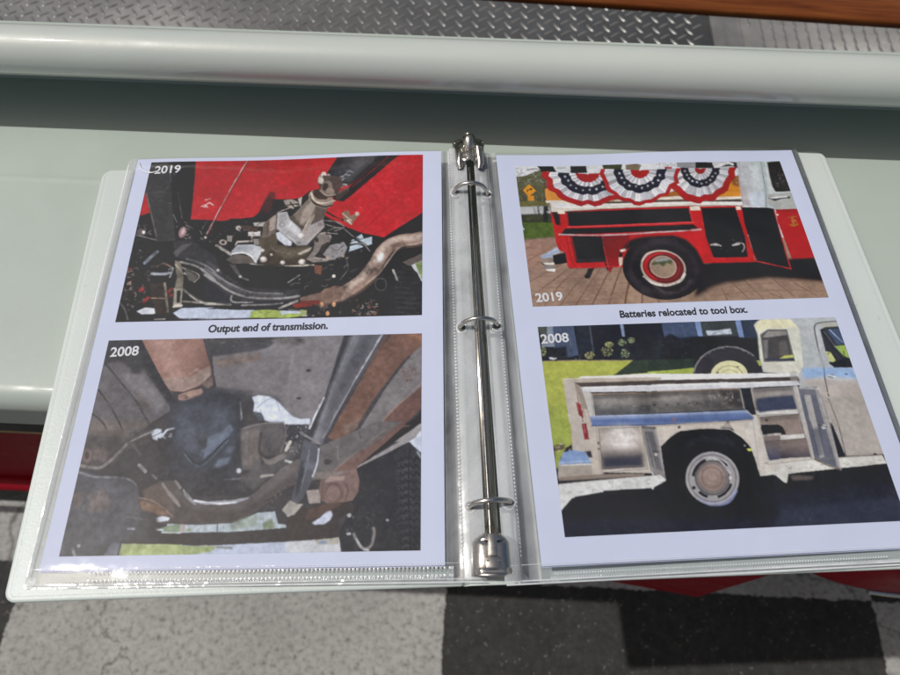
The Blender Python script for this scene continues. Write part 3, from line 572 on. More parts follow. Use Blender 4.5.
    # left cluster
    s.PB('A4: 60,200 430,200 500,500 400,600 60,600', 120, [(20, 20, 22), (30, 29, 31), (48, 46, 48), (66, 62, 62), (88, 82, 80), (118, 112, 110), (26, 25, 27), (74, 60, 54), (150, 145, 144)]+[(96, 40, 38), (120, 112, 102)], (1, 5)); s.PB('A5: 150,180 380,110 400,215 709,220 709,60 420,60 400,200', 50, [(80, 72, 66), (120, 112, 106), (60, 54, 50), (150, 144, 140)], (1, 4), .6); s.R('A4'); CL('A4: 150,90 330,150 300,300 240,500 130,560 60,590', 60, [(96, 92, 90), (20, 20, 22), (70, 34, 32), (130, 124, 120), (54, 50, 48)], (.3, 1.2), (1, 6))
    CL('A4: 120,250 160,260 140,420 80,440', 22, [(150, 70, 60), (190, 176, 166), (110, 60, 54), (160, 150, 140)], (.4, 1.3), (1, 4))
    S('A4: 240,222 280,180 320,148', 3.6, (132, 138, 152)); P('A4: 270,310 320,250 430,255 400,350 300,360', (34, 34, 37)); S('A4: 285,297 350,302 405,292', 3.2, (176, 180, 190)); S('A4: 415,255 400,310', 2, (200, 196, 196)); S('A4: 320,245 360,225 410,245', 1.6, (158, 126, 112))
    P('A4: 440,205 478,215 495,330 490,405 440,400 455,340', (132, 126, 116), n=.2); P('A4: 400,340 470,330 490,370 430,390', (34, 32, 34)); P('A4: 435,400 490,395 480,515 430,510', (150, 144, 134)); P('A4: 450,410 478,405 472,490 448,490', (40, 38, 40)); S('A4: 430,515 480,510', 2.4, (206, 200, 192))
    P('A4: 270,360 380,350 400,560 310,570 280,450', (52, 46, 42), n=.25); S('A4: 280,460 370,462', 1, (156, 136, 116)); S('A4: 370,355 390,550', 2, (150, 142, 130))
    for x, y, a_, b_ in ((215, 402, 22, 12), (245, 470, 30, 10), (405, 408, 26, 8), (410, 440, 16, 10)): E(x, y, a_, b_, (140, 54, 52), rot=-40, f=.9, n=.6)
    P('A4: 490,395 620,480 709,490 A5: 170,505 170,490 0,485', (70, 68, 70)); S('A4: 495,400 600,480 709,495', 1.7, (190, 186, 180), a=.68, f=.8); S('A4: 490,480 709,500 A5: 0,500', 1.4, (196, 190, 184), a=.68, f=.8)
    for w in ('A4: 500,290 515,296', 'A4: 535,290 548,295'): S(w, 2, (215, 212, 210))
    P('A4: 500,260 590,310 570,350 530,340', (96, 92, 88), f=.8); S('A4: 480,250 600,300 570,350', 1.1, (170, 164, 156), a=.68, f=.8)
    s.PB('T2: 80,240 480,230 500,560 380,600 120,600 60,520', 140, [(30, 29, 31), (54, 50, 48), (90, 84, 80), (130, 122, 112), (70, 34, 32), (24, 23, 25), (44, 42, 44)], (.5, 3), .8, .25); P('T2: 280,290 430,285 440,350 390,385 270,380', (33, 32, 35), f=.8); S('T2: 285,326 350,330 405,322', 2.6, (170, 175, 188), f=1); S('T2: 400,300 425,290 405,350', 1.6, (180, 178, 180), f=.6); P('T2: 440,255 480,260 492,340 490,430 440,425 452,350', (116, 110, 100), n=.35, f=.5); S('T2: 446,262 470,300 490,330', 1.4, (176, 170, 160), f=.6); S('T2: 436,430 432,540', 2.2, (176, 170, 160), f=.5); S('T2: 440,540 480,540', 2.6, (214, 208, 200), f=.5)
    # daylight under the truck
    SKY = (186, 196, 218)
    P('A4: 425,560 480,528 709,522 A5: 0,532 330,540 660,545 690,580 0,600 A4: 709,604 480,604', SKY); P('A4: 178,550 240,524 300,528 306,565 210,570', (206, 210, 222))
    P('A5: 300,590 310,545 420,535 500,540 520,575 560,560 640,562 665,578 560,592', (150, 168, 84), n=.5); CL('A5: 300,590 310,545 500,540 660,575', 50, [(190, 200, 120), (110, 130, 60), (170, 186, 100)], (.4, 1), (.6, 2))
    S('A4: 180,600 440,600 709,600 A5: 300,597', 1.5, (60, 62, 68)); S('A4: 400,550 440,590 480,602', 2, (46, 44, 46)); P('A4: 30,600 200,570 420,575 440,605 180,612 30,640', (40, 39, 42), n=.2); S('A4: 65,490 100,540 120,605', 1.2, (120, 118, 120), a=.8); S('A4: 300,603 370,602', 1, (180, 176, 172))
    # right side
    s.R('A6'); P('A6: 600,240 740,225 830,160 830,60 700,120 640,170', (30, 29, 31)); P('A6: 690,215 760,185 880,130 880,175 740,245', (98, 90, 86), n=.12); P('A6: 750,235 880,180 880,360 820,345', (200, 204, 214)); P('A6: 775,225 880,185 880,350 820,330', (150, 172, 104), n=.5)
    P('A6: 640,262 745,236 800,300 824,360 900,380 900,590 600,590 610,400', (44, 44, 46), n=.12)
    for k in range(9): S('A6: 640,%d 690,%d 740,%d 800,%d' % (285+k*34, 280+k*34, 288+k*34, 284+k*34), .9, (62, 62, 65), a=.8)
    S('A6: 628,268 655,335', 1.8, (190, 186, 184)); E(545, 365, 40, 44, (92, 90, 90), r0=.9); E(470, 225, 30, 44, (54, 52, 52))
    P('A6: 0,300 200,200 470,180 480,260 330,370 0,450', (36, 35, 37), n=.2); CL('A6: 0,260 300,200 420,260 300,360 0,420', 30, [(90, 86, 84), (22, 22, 24), (130, 124, 120)], (.3, .9), (1, 7), -25); E(228, 308, 11, 11, (226, 224, 222)); P('A6: 95,235 150,240 140,300 100,290', (120, 78, 64), f=.8)
    S('A6: 310,185 320,260 270,330', 1, (130, 126, 124), a=.7); S('A6: 330,100 400,90 450,120 480,175', 2.6, (34, 33, 36)); S('A6: 335,90 420,88 470,140', .8, (170, 166, 166), a=.7)
    s.PB('A6: 0,490 470,430 530,500 520,580 0,580', 90, [(20, 20, 22), (30, 29, 31), (48, 46, 48), (66, 62, 62), (88, 82, 80), (118, 112, 110), (26, 25, 27), (74, 60, 54), (150, 145, 144)]+[(120, 80, 62), (90, 60, 50)], (1, 4)); s.PB('A6: 610,270 740,236 824,360 824,575 600,575', 80, [(38, 38, 40), (50, 50, 52), (58, 58, 60), (42, 42, 44)], (1, 4), .6)
    # exhaust pipe
    tp = 'A6: 900,25 780,65 690,75 615,105 560,160 500,260 430,340 350,395 270,435 180,450'
    S(tp, 16.5, (84, 68, 62), f=.9); S('A6: 900,20 780,58 690,68 608,98 552,155 494,250 424,332 345,388 268,430 180,447', 14.2, (142, 120, 110), f=1.4, n=.3)
    S('A6: 900,8 770,48 680,56 596,86 540,145 480,238 412,318 338,374', 6.0, (190, 172, 162), f=3.5, a=.8, n=.35); S('A6: 900,48 790,88 700,100 650,130 590,215 520,300 440,365', 1.0, (196, 180, 168), f=.8, a=.75); E(542, 182, 20, 34, (222, 222, 226), rot=25, f=2)
    S('A6: 240,420 195,440 150,470', 15, (110, 86, 76), f=.8, n=.3); E(190, 440, 46, 50, (126, 102, 90), f=1, n=.3, r0=.72); P('A6: 0,455 130,420 140,475 0,480', (116, 96, 88), n=.2); P('A6: 0,474 140,470 130,500 0,500', (112, 50, 46), n=.2)
    for x, y in ((147, 500), (228, 500), (185, 560)): E(x, y, 12, 16, (214, 160, 120), f=.5)
    CL('A6: 330,520 480,460 530,500 520,580 330,580', 40, [(150, 90, 70), (176, 170, 166), (40, 40, 42), (120, 112, 106)], (.4, 1.2), (1, 4)); CL('A6: 0,500 330,500 330,580 0,580', 24, [(80, 76, 74), (20, 20, 22), (120, 112, 106)], (.4, 1.1), (1, 6))
    P('A6: 0,535 45,540 40,575 0,580', (150, 160, 110), n=.3)
    return s.done(gain=.84, haze=.022, sat=.97, grit=.085, wp=.3)
def art_B():
    s = Art([(108.6, 340.9), (421.5, 333.3), (420.4, 550.7), (60.6, 557)], 540, 358, 5)
    s.R('B1'); s.im[:] = s2l((66, 63, 66)); s.im *= (1+.25*s.n1)[..., None]; P, S, E, CL = s.P, s.S, s.E, s.CL
    # floor pan
    P('B1: 160,50 420,50 600,470 440,570 300,690 20,690', (99, 93, 96), n=.16); P('B1: 170,50 400,50 430,210 350,285 240,190 140,220', (58, 57, 60), f=3); P('B1: 230,270 380,280 520,430 480,520 400,470', (128, 122, 124), f=4, a=.7)
    P('B1: 60,560 400,560 420,600 60,640', (110, 98, 90), f=3, n=.3, a=.8); P('B1: 80,590 280,585 290,640 100,640', (122, 110, 100), f=1.5, n=.3, a=.8); P('B1: 320,370 420,420 430,520 340,470', (96, 82, 74), f=3, n=.4, a=.7)
    for w, c in (('B1: 162,212 250,320 340,430 425,580', (52, 50, 54)), ('B1: 118,372 200,490 272,630', (50, 48, 52)), ('B1: 80,520 150,580 190,690', (60, 56, 58))): S(w, 2, c)
    S('B1: 172,212 262,322 350,430', .8, (140, 134, 134), a=.5); S('B1: 130,375 210,490 280,620', .8, (136, 128, 126), a=.4)
    P('B2: 195,150 420,110 600,50 800,30 B3: 360,20 220,410 120,600 B2: 740,552 640,580 560,420 440,400 230,385 205,250', (116, 109, 110), n=.1, c2=(126, 119, 120), d='B2: 300,0 700,0'); P('B2: 130,40 500,40 580,80 540,110 400,140 175,168', (70, 68, 71), f=2, n=.2); CL('B2: 140,50 520,50 540,100 180,150', 30, [(110, 106, 106), (50, 48, 50), (130, 126, 124)], (.3, .8), (1, 6), -8)
    P('B2: 195,190 480,140 510,185 250,232', (122, 100, 86), f=3, n=.3, a=.8); P('B2: 540,40 736,40 736,100 600,80', (96, 88, 86), f=3, n=.4, a=.8); S('B2: 690,140 670,300 655,420', 1.6, (146, 136, 136), a=.6); P('B2: 420,380 600,400 650,520 560,430', (84, 82, 86), f=3, a=.8)
    for x, y in ((525, 290), (565, 294), (728, 422), (20, 0)): E(x, y, 12, 7, (60, 56, 58), f=.6)
    s.R('B3')
    for x, y in ((110, 250), (52, 422), (55, 65)): E(x, y, 16, 9, (58, 54, 56), f=.8)
    P('B3: 20,40 90,60 80,90 20,60', (80, 74, 72), f=2, a=.7); CL('B3: 0,40 340,30 220,400 100,560 0,520', 60, [(140, 132, 130), (100, 94, 96), (90, 82, 82)], (.3, .8), (.5, 4), a=.35)
    P('B2: 210,350 440,375 440,440 340,430 200,420', (66, 66, 72), f=3, a=.9)
    # brown tube
    P('B1: 345,50 385,50 560,385 610,470 560,480 400,260', (48, 48, 52), f=2)
    P('B1: 365,40 B2: 135,40 165,160 190,230 195,300 130,345 20,382 -60,376 -90,340', (160, 112, 94), n=.08, c2=(124, 82, 68), d='B2: 60,150 190,150'); P('B1: 420,50 560,50 640,300 570,330', (178, 132, 114), f=5, a=.8); P('B2: -110,300 60,290 180,220 190,290 120,340 20,380 -60,375', (164, 138, 124), f=1.5, a=.7, n=.2)
    S('B2: -88,345 -60,378 20,384 120,345 190,285', 1.5, (72, 56, 52)); S('B2: -84,330 -55,364 20,368 115,330 185,265', .8, (176, 150, 138), a=.7); S('B2: 58,275 100,242 128,300 84,325 64,300', .9, (150, 124, 112)); S('B2: 60,270 108,238', 1.4, (186, 164, 152), a=.8)
    P('B2: -10,400 60,375 132,362 140,385 110,425 60,440 -10,432', (160, 122, 104), n=.15); S('B2: 0,410 30,405 45,415 20,420', 1.2, (80, 60, 54)); P('B2: 130,330 200,300 200,340 170,365', (116, 94, 86))
    # dark gearbox tail
    P('B2: -60,470 60,455 130,430 200,385 330,400 370,440 345,520 360,600 340,700 -60,700', (58, 62, 70), n=.12); P('B2: 30,470 200,420 270,450 260,560 150,640 60,600', (44, 47, 54), f=5, a=.9); S('B2: 60,460 130,465 190,430', 1.5, (150, 152, 156)); S('B2: 195,440 210,405', 2.4, (196, 198, 202)); S('B2: 15,470 40,455', .9, (120, 120, 124))
    P('B2: 358,425 382,540 350,625 342,590', (168, 168, 172)); S('B2: 365,440 376,520', .8, (214, 214, 216)); P('B2: 300,450 355,430 350,600 310,640 290,560', (46, 48, 54), f=3, a=.7)
    P('B2: 400,520 520,575 650,585 680,690 380,690', (70, 66, 66), f=4, n=.25)
    # daylight holes
    P('B2: 440,412 480,403 545,408 600,445 690,535 740,548 B3: 120,545 120,580 0,580 B2: 620,578 540,565 500,545 450,500 455,450', (206, 212, 228), f=.7); P('B2: 445,500 500,510 520,550 480,560', (80, 84, 92), f=.8); S('B2: 470,480 530,430 580,425 610,500', .6, (120, 126, 140)); CL('B2: 450,420 480,410 520,560 460,520', 14, [(90, 96, 108), (140, 148, 164)], (.3, .7), (1, 3))
    P('B1: 438,625 475,608 500,612 512,655 480,680 450,672', (190, 195, 208), f=.8, n=.3); S('B1: 515,640 540,615 592,604', 2, (196, 200, 212)); S('B1: 450,655 505,628', .9, (70, 72, 80)); S('B1: 505,640 530,680', 1.2, (190, 194, 204), a=.8)
    s.R('B5'); CL('B5: -30,0 30,0 30,60 -30,60', 14, [(196, 200, 210), (40, 42, 48)], (.4, 1.1), (.6, 2)); CL('B3: 0,580 120,590 130,690 0,690', 34, [(196, 200, 208), (50, 50, 56), (130, 130, 136), (90, 86, 86)], (.3, 1), (.6, 3))
    # lower machinery
    P('B5: -60,40 60,60 320,-20 650,-20 650,160 430,330 0,330 -60,250', (54, 54, 58), n=.18); P('B5: 40,60 300,-20 340,60 330,240 100,240 40,160', (56, 60, 68), n=.15, f=1)
    P('B5: 95,125 150,160 185,150 300,10 260,0 180,70 120,90', (88, 98, 116), f=1.2, n=.1); S('B5: 80,110 135,160 180,155 290,35', 1.1, (30, 32, 38)); P('B5: 210,190 260,150 305,135 290,165 230,195', (104, 116, 134), f=1.5, a=.8); E(155, 125, 16, 16, (66, 70, 78), r0=.5)
    P('B5: 480,160 520,170 585,130 570,110 500,150', (112, 100, 96)); E(345, 205, 11, 13, (176, 176, 180), f=.8)
    S('B5: 600,60 580,100', 3, (190, 180, 164)); S('B5: 575,155 610,165', 1.6, (200, 198, 194)); S('B5: 455,235 515,225', 2, (178, 170, 160)); CL('B5: 540,0 650,0 650,140 560,140', 26, [(30, 30, 34), (150, 146, 146), (90, 86, 86)], (.4, 1.2), (.6, 4)); CL('B5: 0,180 330,230 420,240 400,320 100,320 0,280', 26, [(84, 82, 86), (40, 40, 44), (110, 106, 106)], (.3, .8), (1, 6), 5)
    S('B5: 275,245 365,238', .8, (150, 150, 154), a=.7)
    s.PB('B5: -60,40 60,60 320,-20 650,-20 650,160 430,330 0,330 -60,250', 170, [(44, 44, 48), (58, 58, 62), (70, 70, 76), (84, 82, 86), (62, 68, 78), (50, 48, 50), (96, 90, 88)], (1, 6), .6)
    s.R('T3'); P('T3: 60,150 330,60 480,100 512,560 300,600 60,540 90,250', (55, 58, 66), f=2, n=.15); E(268, 360, 182, 188, (64, 69, 80), f=4, n=.18); P('T3: 178,200 342,190 302,330 290,392 230,392 214,320', (43, 45, 51), f=5); P('T3: 100,300 200,352 232,402 240,446 160,424 108,364', (80, 88, 104), f=4, n=.2, a=.9)
    P('T3: 288,342 360,320 420,268 442,300 402,350 262,480 240,430 280,410', (96, 107, 126), f=1.4, n=.15); P('T3: 300,360 400,310 380,350 300,420', (112, 124, 144), f=2.5, a=.6); S('T3: 150,430 200,492 262,490 402,350', 1.3, (33, 35, 42)); S('T3: 150,444 200,507 266,506 410,362', 1.1, (118, 128, 144), a=.5, f=.8); E(245, 450, 19, 19, (60, 66, 78), f=.4); E(245, 450, 11, 11, (84, 92, 106), f=.5); P('T3: 325,522 350,480 426,464 406,506 350,526', (104, 116, 134), f=1.6, a=.9); P('T3: 390,422 442,394 442,430 400,442', (88, 96, 112), f=3)
    P('T3: 488,292 560,266 742,250 754,330 740,430 690,452 620,462 592,542 500,542 484,420', (98, 90, 88), n=.2, f=1.2, c2=(76, 71, 72), d='T3: 500,350 760,380'); P('T3: 490,312 602,300 602,480 500,532', (114, 104, 99), f=3.5, n=.3, a=.9); E(675, 340, 66, 84, (90, 84, 85), f=5, n=.15); P('T3: 640,290 700,275 730,320 690,380', (104, 98, 98), f=6, a=.8); S('T3: 606,320 594,420 622,462', 2.2, (60, 56, 57), f=1.8); S('T3: 500,292 600,264 742,256', 1.3, (146, 138, 136), a=.6, f=.7); S('T3: 746,270 753,340 722,432', 1.1, (132, 126, 127), a=.6, f=.7); P('T3: 608,462 650,480 740,445 756,466 660,512 628,502', (130, 118, 112), f=.8, n=.15); S('T3: 540,300 530,500', 1.2, (84, 76, 74), a=.6, f=1); E(475, 546, 14, 14, (190, 190, 194), f=.9); S('T3: 610,578 670,572', 2.2, (180, 172, 162), f=.6); S('T3: 750,480 790,492', 1.4, (196, 192, 186)); P('T3: 752,420 770,376 776,412 760,422', (192, 182, 166), f=.5)
    P('T3: 60,560 600,570 560,660 60,660', (58, 58, 62), f=4, n=.2, a=.8); S('T3: 380,600 480,592', .9, (128, 128, 132), a=.7); CL('T3: 740,260 880,260 860,480 760,500', 26, [(196, 200, 208), (40, 40, 46), (120, 120, 128), (70, 68, 72)], (.3, 1), (.5, 3))
    # frame cross bar
    P('B5: -60,260 20,255 70,320 120,362 180,378 350,362 430,310 560,190 640,145 700,130 700,240 560,300 440,402 340,462 150,472 -60,470', (84, 75, 73), n=.14, c2=(104, 94, 92), d='B5: 100,420 620,180'); P('B5: 0,330 120,400 330,410 440,350 620,210 640,250 440,400 330,460 0,465', (74, 65, 62), f=3, a=.7)
    P('B5: 75,300 120,352 180,360 300,352 395,338 390,346 330,368 180,376 110,358', (152, 152, 158)); S('B5: 125,352 180,362 260,368 330,360', 1.6, (222, 224, 230)); S('B5: 70,300 90,340 130,372', 1.4, (140, 136, 136)); S('B5: 30,258 55,290', 2.2, (140, 132, 128)); S('B5: 0,310 45,365', 1.4, (128, 120, 116))
    S('B5: 470,360 560,315 640,270', .9, (50, 46, 46)); CL('B5: 500,330 640,270 640,400 540,400 440,400', 24, [(50, 46, 46), (120, 112, 106), (84, 76, 72)], (.4, 1), (.6, 4))
    # view below
    P('B5: -10,470 150,475 340,465 440,415 525,408 540,470 600,478 590,492 300,510 -10,514', (172, 186, 192)); CL('B5: 0,478 340,470 520,420 530,490 0,510', 60, [(126, 146, 120), (200, 208, 214), (150, 160, 150), (186, 196, 206), (206, 212, 222)], (.6, 1.8), (.6, 3)); P('B5: 0,480 40,478 45,508 0,510', (116, 144, 104), n=.4); s.R('B5'); E(98, 500, 12, 8, (150, 166, 92), n=.4, f=.8); P('B5: 45,475 80,472 78,508 50,508', (176, 156, 150)); S('B5: 240,470 236,512', 1.4, (60, 62, 62)); P('B5: 460,470 510,440 525,490 470,500', (140, 156, 116), f=1, n=.4); P('B5: 300,470 440,420 430,480 310,505', (156, 170, 156), f=2, n=.3)
    P('B5: -10,514 300,510 600,488 700,470 700,555 450,565 200,577 -10,577', (62, 57, 56), n=.1); P('B5: -10,577 200,578 480,565 700,552 700,720 -10,720', (182, 192, 214), n=.04); P('B5: -10,578 240,580 205,610 100,625 -10,632', (158, 174, 92), n=.25); S('B5: 240,585 310,588', 2.4, (130, 136, 130)); S('B5: 130,668 260,670 500,664 640,655', 1.6, (214, 220, 234), a=.8)
    P('B4: 500,442 545,432 580,440 570,455 512,462', (200, 204, 214)); P('B4: 530,495 560,480 630,470 630,515 545,512', (124, 146, 112), n=.3); S('B4: 510,498 545,500', 1.6, (196, 204, 208)); S('B4: 540,512 630,512', 1.2, (196, 204, 200))
    P('B4: 340,570 640,573 640,625 320,636', (164, 178, 96), n=.25); S('B4: 345,572 630,575', 1, (190, 200, 130), a=.7)
    # left wheel and rusty bits
    s.R('B4'); P('B4: 160,30 480,0 480,60 360,100 300,170 200,190 120,170', (80, 72, 72), n=.3, f=2); P('B4: 190,90 270,100 260,160 200,150', (112, 98, 92), f=2.5, n=.5, a=.8); E(165, 130, 24, 36, (112, 92, 86), f=1, n=.4); E(165, 130, 12, 20, (70, 60, 58), f=.8); P('B4: 180,0 380,0 370,40 200,30', (106, 94, 86), f=2, n=.4, a=.8)
    S('B4: 130,180 220,192 270,165 310,125 358,75', 3.0, (140, 134, 128), a=.75, f=1.0); S('B4: 380,60 440,30 490,10', 2.2, (130, 124, 120)); S('B4: 382,60 430,125', 1.8, (90, 86, 86)); S('B4: 425,178 455,208', 3.2, (150, 146, 146)); S('B4: 490,225 510,245', 2, (110, 106, 108))
    P('B4: 120,200 230,235 340,240 420,290 430,420 330,520 320,640 20,640', (82, 82, 87), f=2, n=.18); S('B4: 125,212 200,235 330,240 385,255 410,280', 1.8, (134, 134, 140), a=.75, f=1.0); P('B4: 170,320 260,300 290,370 240,420 180,420', (116, 98, 90), f=3, n=.5); E(120, 350, 24, 40, (116, 98, 90), f=2, n=.5); CL('B4: 100,300 300,290 290,430 100,420', 50, [(140, 116, 104), (70, 62, 60), (100, 84, 78)], (.5, 1.4), (.5, 2)); P('B4: 200,420 330,400 330,640 60,640 90,480', (76, 76, 80), f=4, a=.8)
    P('B4: 320,640 338,570 300,560 240,640', (112, 114, 124), f=1.5); S('B4: 335,572 318,635', 1.6, (60, 60, 66)); S('B4: 97,590 110,635', 2.4, (150, 152, 160)); E(127, 580, 8, 7, (180, 182, 190), f=.6)
    P('B4: 440,300 530,265 600,360 600,450 520,400 450,360', (96, 80, 72), f=1.5, n=.3); P('B4: 425,350 520,385 570,425 540,430 440,400', (138, 102, 76), f=2, n=.4); S('B4: 420,340 500,360 590,430', 1.2, (160, 130, 106), a=.7); S('B4: 540,270 580,330 625,380', 2.4, (136, 126, 118)); S('B4: 600,255 630,290', 1.6, (126, 118, 114)); P('B4: 350,430 520,420 520,560 340,565', (66, 63, 66), f=3, n=.15); S('B4: 372,494 400,496', 2, (176, 180, 188)); S('B4: 365,435 440,445', 1.6, (104, 102, 106))
    s.PB('B4: 110,60 480,20 480,260 600,400 320,560 60,630', 200, [(60, 58, 60), (78, 76, 78), (92, 84, 80), (104, 94, 88), (70, 66, 66), (54, 54, 58), (84, 86, 92)], (1, 6), .5); s.PB('B1: 160,200 400,230 600,480 440,570 300,690 20,690', 120, [(92, 86, 88), (108, 102, 104), (120, 112, 112), (84, 78, 80), (104, 92, 86)], (2, 8), .35, .9); s.PB('B2: 195,180 560,80 736,30 736,540 560,420 230,385', 120, [(108, 102, 103), (120, 114, 115), (130, 123, 123), (100, 94, 95), (124, 112, 106)], (2, 9), .35, .9)
    # frame rail, grey tail pipe
    s.R('B3')
    P('B3: 590,20 900,20 900,60 720,160 650,240 500,440 400,610 300,700 230,660 420,330', (122, 82, 62), n=.28); CL('B3: 590,20 820,20 650,240 400,600 300,680 420,340', 150, [(150, 104, 76), (96, 66, 54), (136, 92, 66), (112, 84, 72)], (.4, 1.3), (.5, 2.5), a=.5)
    P('B3: 900,40 900,330 640,480 470,690 380,690 440,590 590,350 680,230 760,130', (124, 116, 114), n=.12); CL('B3: 720,200 780,250 760,340 700,340 660,230', 40, [(116, 70, 56), (132, 90, 76)], (.6, 2), (.5, 3)); CL('B3: 640,300 800,120 800,320 480,640 420,620', 70, [(146, 138, 134), (104, 92, 88), (130, 112, 104)], (.3, 1), (.5, 3), a=.5)
    P('B3: 900,270 900,430 800,485 590,690 450,690 640,480', (116, 77, 65), n=.15); S('B3: 805,325 640,480 465,672', 1.2, (176, 130, 112), a=.7); P('B3: 900,420 900,590 690,690 590,690 700,590', (46, 42, 43), f=.5); P('B3: 900,530 660,640 590,700 900,640', (152, 144, 142)); P('B3: 810,632 900,590 900,700 720,690', (206, 212, 228))
    P('B3: 330,590 420,540 410,600 330,650', (136, 110, 96), f=1, n=.3, a=.7); P('B3: 700,20 900,20 900,70 770,60', (140, 92, 60), f=2, n=.4)
    P('B3: 348,20 590,20 430,290 320,470 200,700 95,700 125,600 215,400', (96, 94, 102), n=.07); P('B3: 330,20 375,20 250,330 130,690 80,690 120,600 210,410', (56, 56, 61), f=1); P('B3: 400,20 470,20 330,300 180,690 140,690 260,360', (122, 120, 126), f=3.5, a=.8); P('B3: 430,30 520,30 300,420 190,640 250,420', (76, 75, 83), f=3.5, a=.75)
    S('B3: 585,20 500,150 410,305 300,500 205,690', 1.5, (60, 58, 62)); S('B3: 562,25 480,165 400,300', 2.0, (176, 171, 174)); S('B3: 400,300 300,480 200,660', 1.4, (150, 144, 146), a=.8); S('B3: 205,415 160,510 118,605', 1.8, (206, 206, 212)); S('B3: 395,25 270,330 150,670', 1.0, (140, 138, 142), a=.7); P('B3: 500,210 560,100 620,40 600,20 430,320', (64, 56, 54), f=1.5, a=.7)
    s.R('B6'); P('B6: 145,85 430,-40 560,-40 220,215 110,240', (104, 97, 95), n=.16); P('B6: 540,-20 600,-20 335,195 190,240 200,215', (118, 84, 73), n=.12); S('B6: 470,0 330,110 200,222', 1.0, (160, 120, 104), a=.6); P('B6: 700,-10 590,62 330,192 340,180 560,50 640,-10', (150, 143, 141)); P('B6: 560,-10 650,-30 480,90 340,180', (44, 40, 41)); P('B6: 665,-10 700,10 700,150 655,130 600,66', (200, 208, 226))
    E(186, 160, 18, 15, (66, 60, 60)); S('B6: 235,80 240,150', 1.2, (130, 122, 118)); S('B6: 345,10 350,40', 1, (70, 64, 62)); P('B6: 110,215 300,205 200,245 100,250', (132, 118, 110), f=1)
    # tyre
    P('B6: 330,195 590,62 640,105 700,150 700,620 255,620 244,510 300,400', (46, 46, 50), n=.1); P('B6: 520,120 590,66 650,110 700,160 700,620 560,620', (54, 54, 58), f=2)
    for k in range(13):
        y = 140+k*38
        for x0 in (548, 600): S('B6: %d,%d %d,%d %d,%d %d,%d' % (x0, y, x0+18, y+16, x0+26, y-6, x0+46, y+10), 1.5, (30, 30, 33), a=.95, sm=False)
        S('B6: 530,%d 556,%d' % (y+18, y+10), 1.2, (34, 34, 37)); S('B6: 566,%d 600,%d' % (y+22, y+14), 1.6, (74, 74, 79), a=.7)
    S('B6: 596,90 590,300 600,610', 1.4, (32, 32, 35)); S('B6: 635,110 655,140', 2, (150, 156, 168), a=.6)
    S('B6: 318,520 345,575 375,592 405,575 420,520 418,490', 2.4, (140, 132, 124), a=.75, f=1.0); S('B6: 330,545 360,590 390,600', 1.6, (206, 204, 200), a=.75, f=1.0); CL('B6: 280,380 420,360 420,520 280,520', 22, [(86, 84, 86), (30, 30, 32), (120, 116, 114)], (.4, 1.2), (.6, 3)); E(295, 425, 10, 10, (176, 172, 168)); E(293, 520, 11, 7, (190, 188, 186)); E(485, 450, 8, 6, (150, 150, 154))
    s.PB('B6: 250,380 420,300 430,600 260,600', 60, [(36, 36, 40), (50, 50, 54), (64, 64, 68), (44, 44, 48)], (1, 5), .6)
    # axle and bracket
    P('B6: -20,430 60,400 180,370 300,350 330,400 250,440 240,540 -20,558', (62, 53, 50), n=.15); P('B6: 108,466 150,440 180,405 205,405 212,425 200,450 172,470 125,474', (192, 198, 216), f=.7, n=.15); P('B6: -20,560 244,540 255,612 -20,612', (196, 196, 198), n=.05); P('B6: 120,550 244,538 240,570 140,572', (176, 168, 150), n=.3); E(165, 560, 20, 8, (120, 150, 180))
    P('B6: 80,305 150,298 150,365 95,370', (168, 152, 142)); P('B6: 150,250 230,232 330,192 346,255 340,310 312,352 205,372 152,352 142,300', (130, 98, 88), n=.15); P('B6: 190,235 275,232 268,250 170,262', (168, 136, 122), f=.6); E(222, 312, 46, 50, (112, 82, 74), n=.12); E(215, 316, 34, 40, (140, 108, 97), n=.12); S('B6: 165,262 158,310 170,352', 1.0, (92, 68, 62)); S('B6: 270,262 290,300 275,350', 1.2, (92, 68, 62)); P('B6: 90,400 170,370 260,360 250,380 130,440 80,450', (92, 66, 56), f=1, n=.2)
    # lower tail pipe piece
    P('B6: 70,45 155,90 142,170 120,232 62,345 30,382 2,362 28,262 45,160', (84, 84, 94), n=.05); P('B6: 60,150 80,160 50,300 25,350 30,270', (58, 58, 66), f=1.2); S('B6: 142,95 134,170 112,235', 1.5, (200, 202, 210)); S('B6: 95,100 82,180 55,290', 1.4, (130, 130, 140), a=.7); P('B6: 70,160 130,162 122,200 66,190', (112, 112, 124), f=2, a=.7); P('B6: 0,400 40,372 66,372 20,425 -20,432', (176, 166, 150)); S('B6: 60,20 150,70', 2, (130, 124, 122))
    s.R('B5'); P('B5: 560,400 600,352 640,375 625,420 590,435', (168, 158, 146), n=.2)
    P('B2: -20,480 120,460 260,440 330,470 300,640 120,690 -20,640', (84, 92, 106), f=9, a=.45, n=.3); P('B4: 300,430 480,400 460,560 330,560', (96, 96, 98), f=9, a=.4); P('B4: 90,300 330,260 420,420 330,600 100,600', (96, 98, 104), f=10, a=.35, n=.4); P('B5: 350,240 640,60 640,120 420,300', (120, 112, 110), f=4, a=.35)
    return s.done(gain=.86, haze=.022, sat=.70, grit=.10, wp=.3, tint=(.99, 1.03, 1.11))
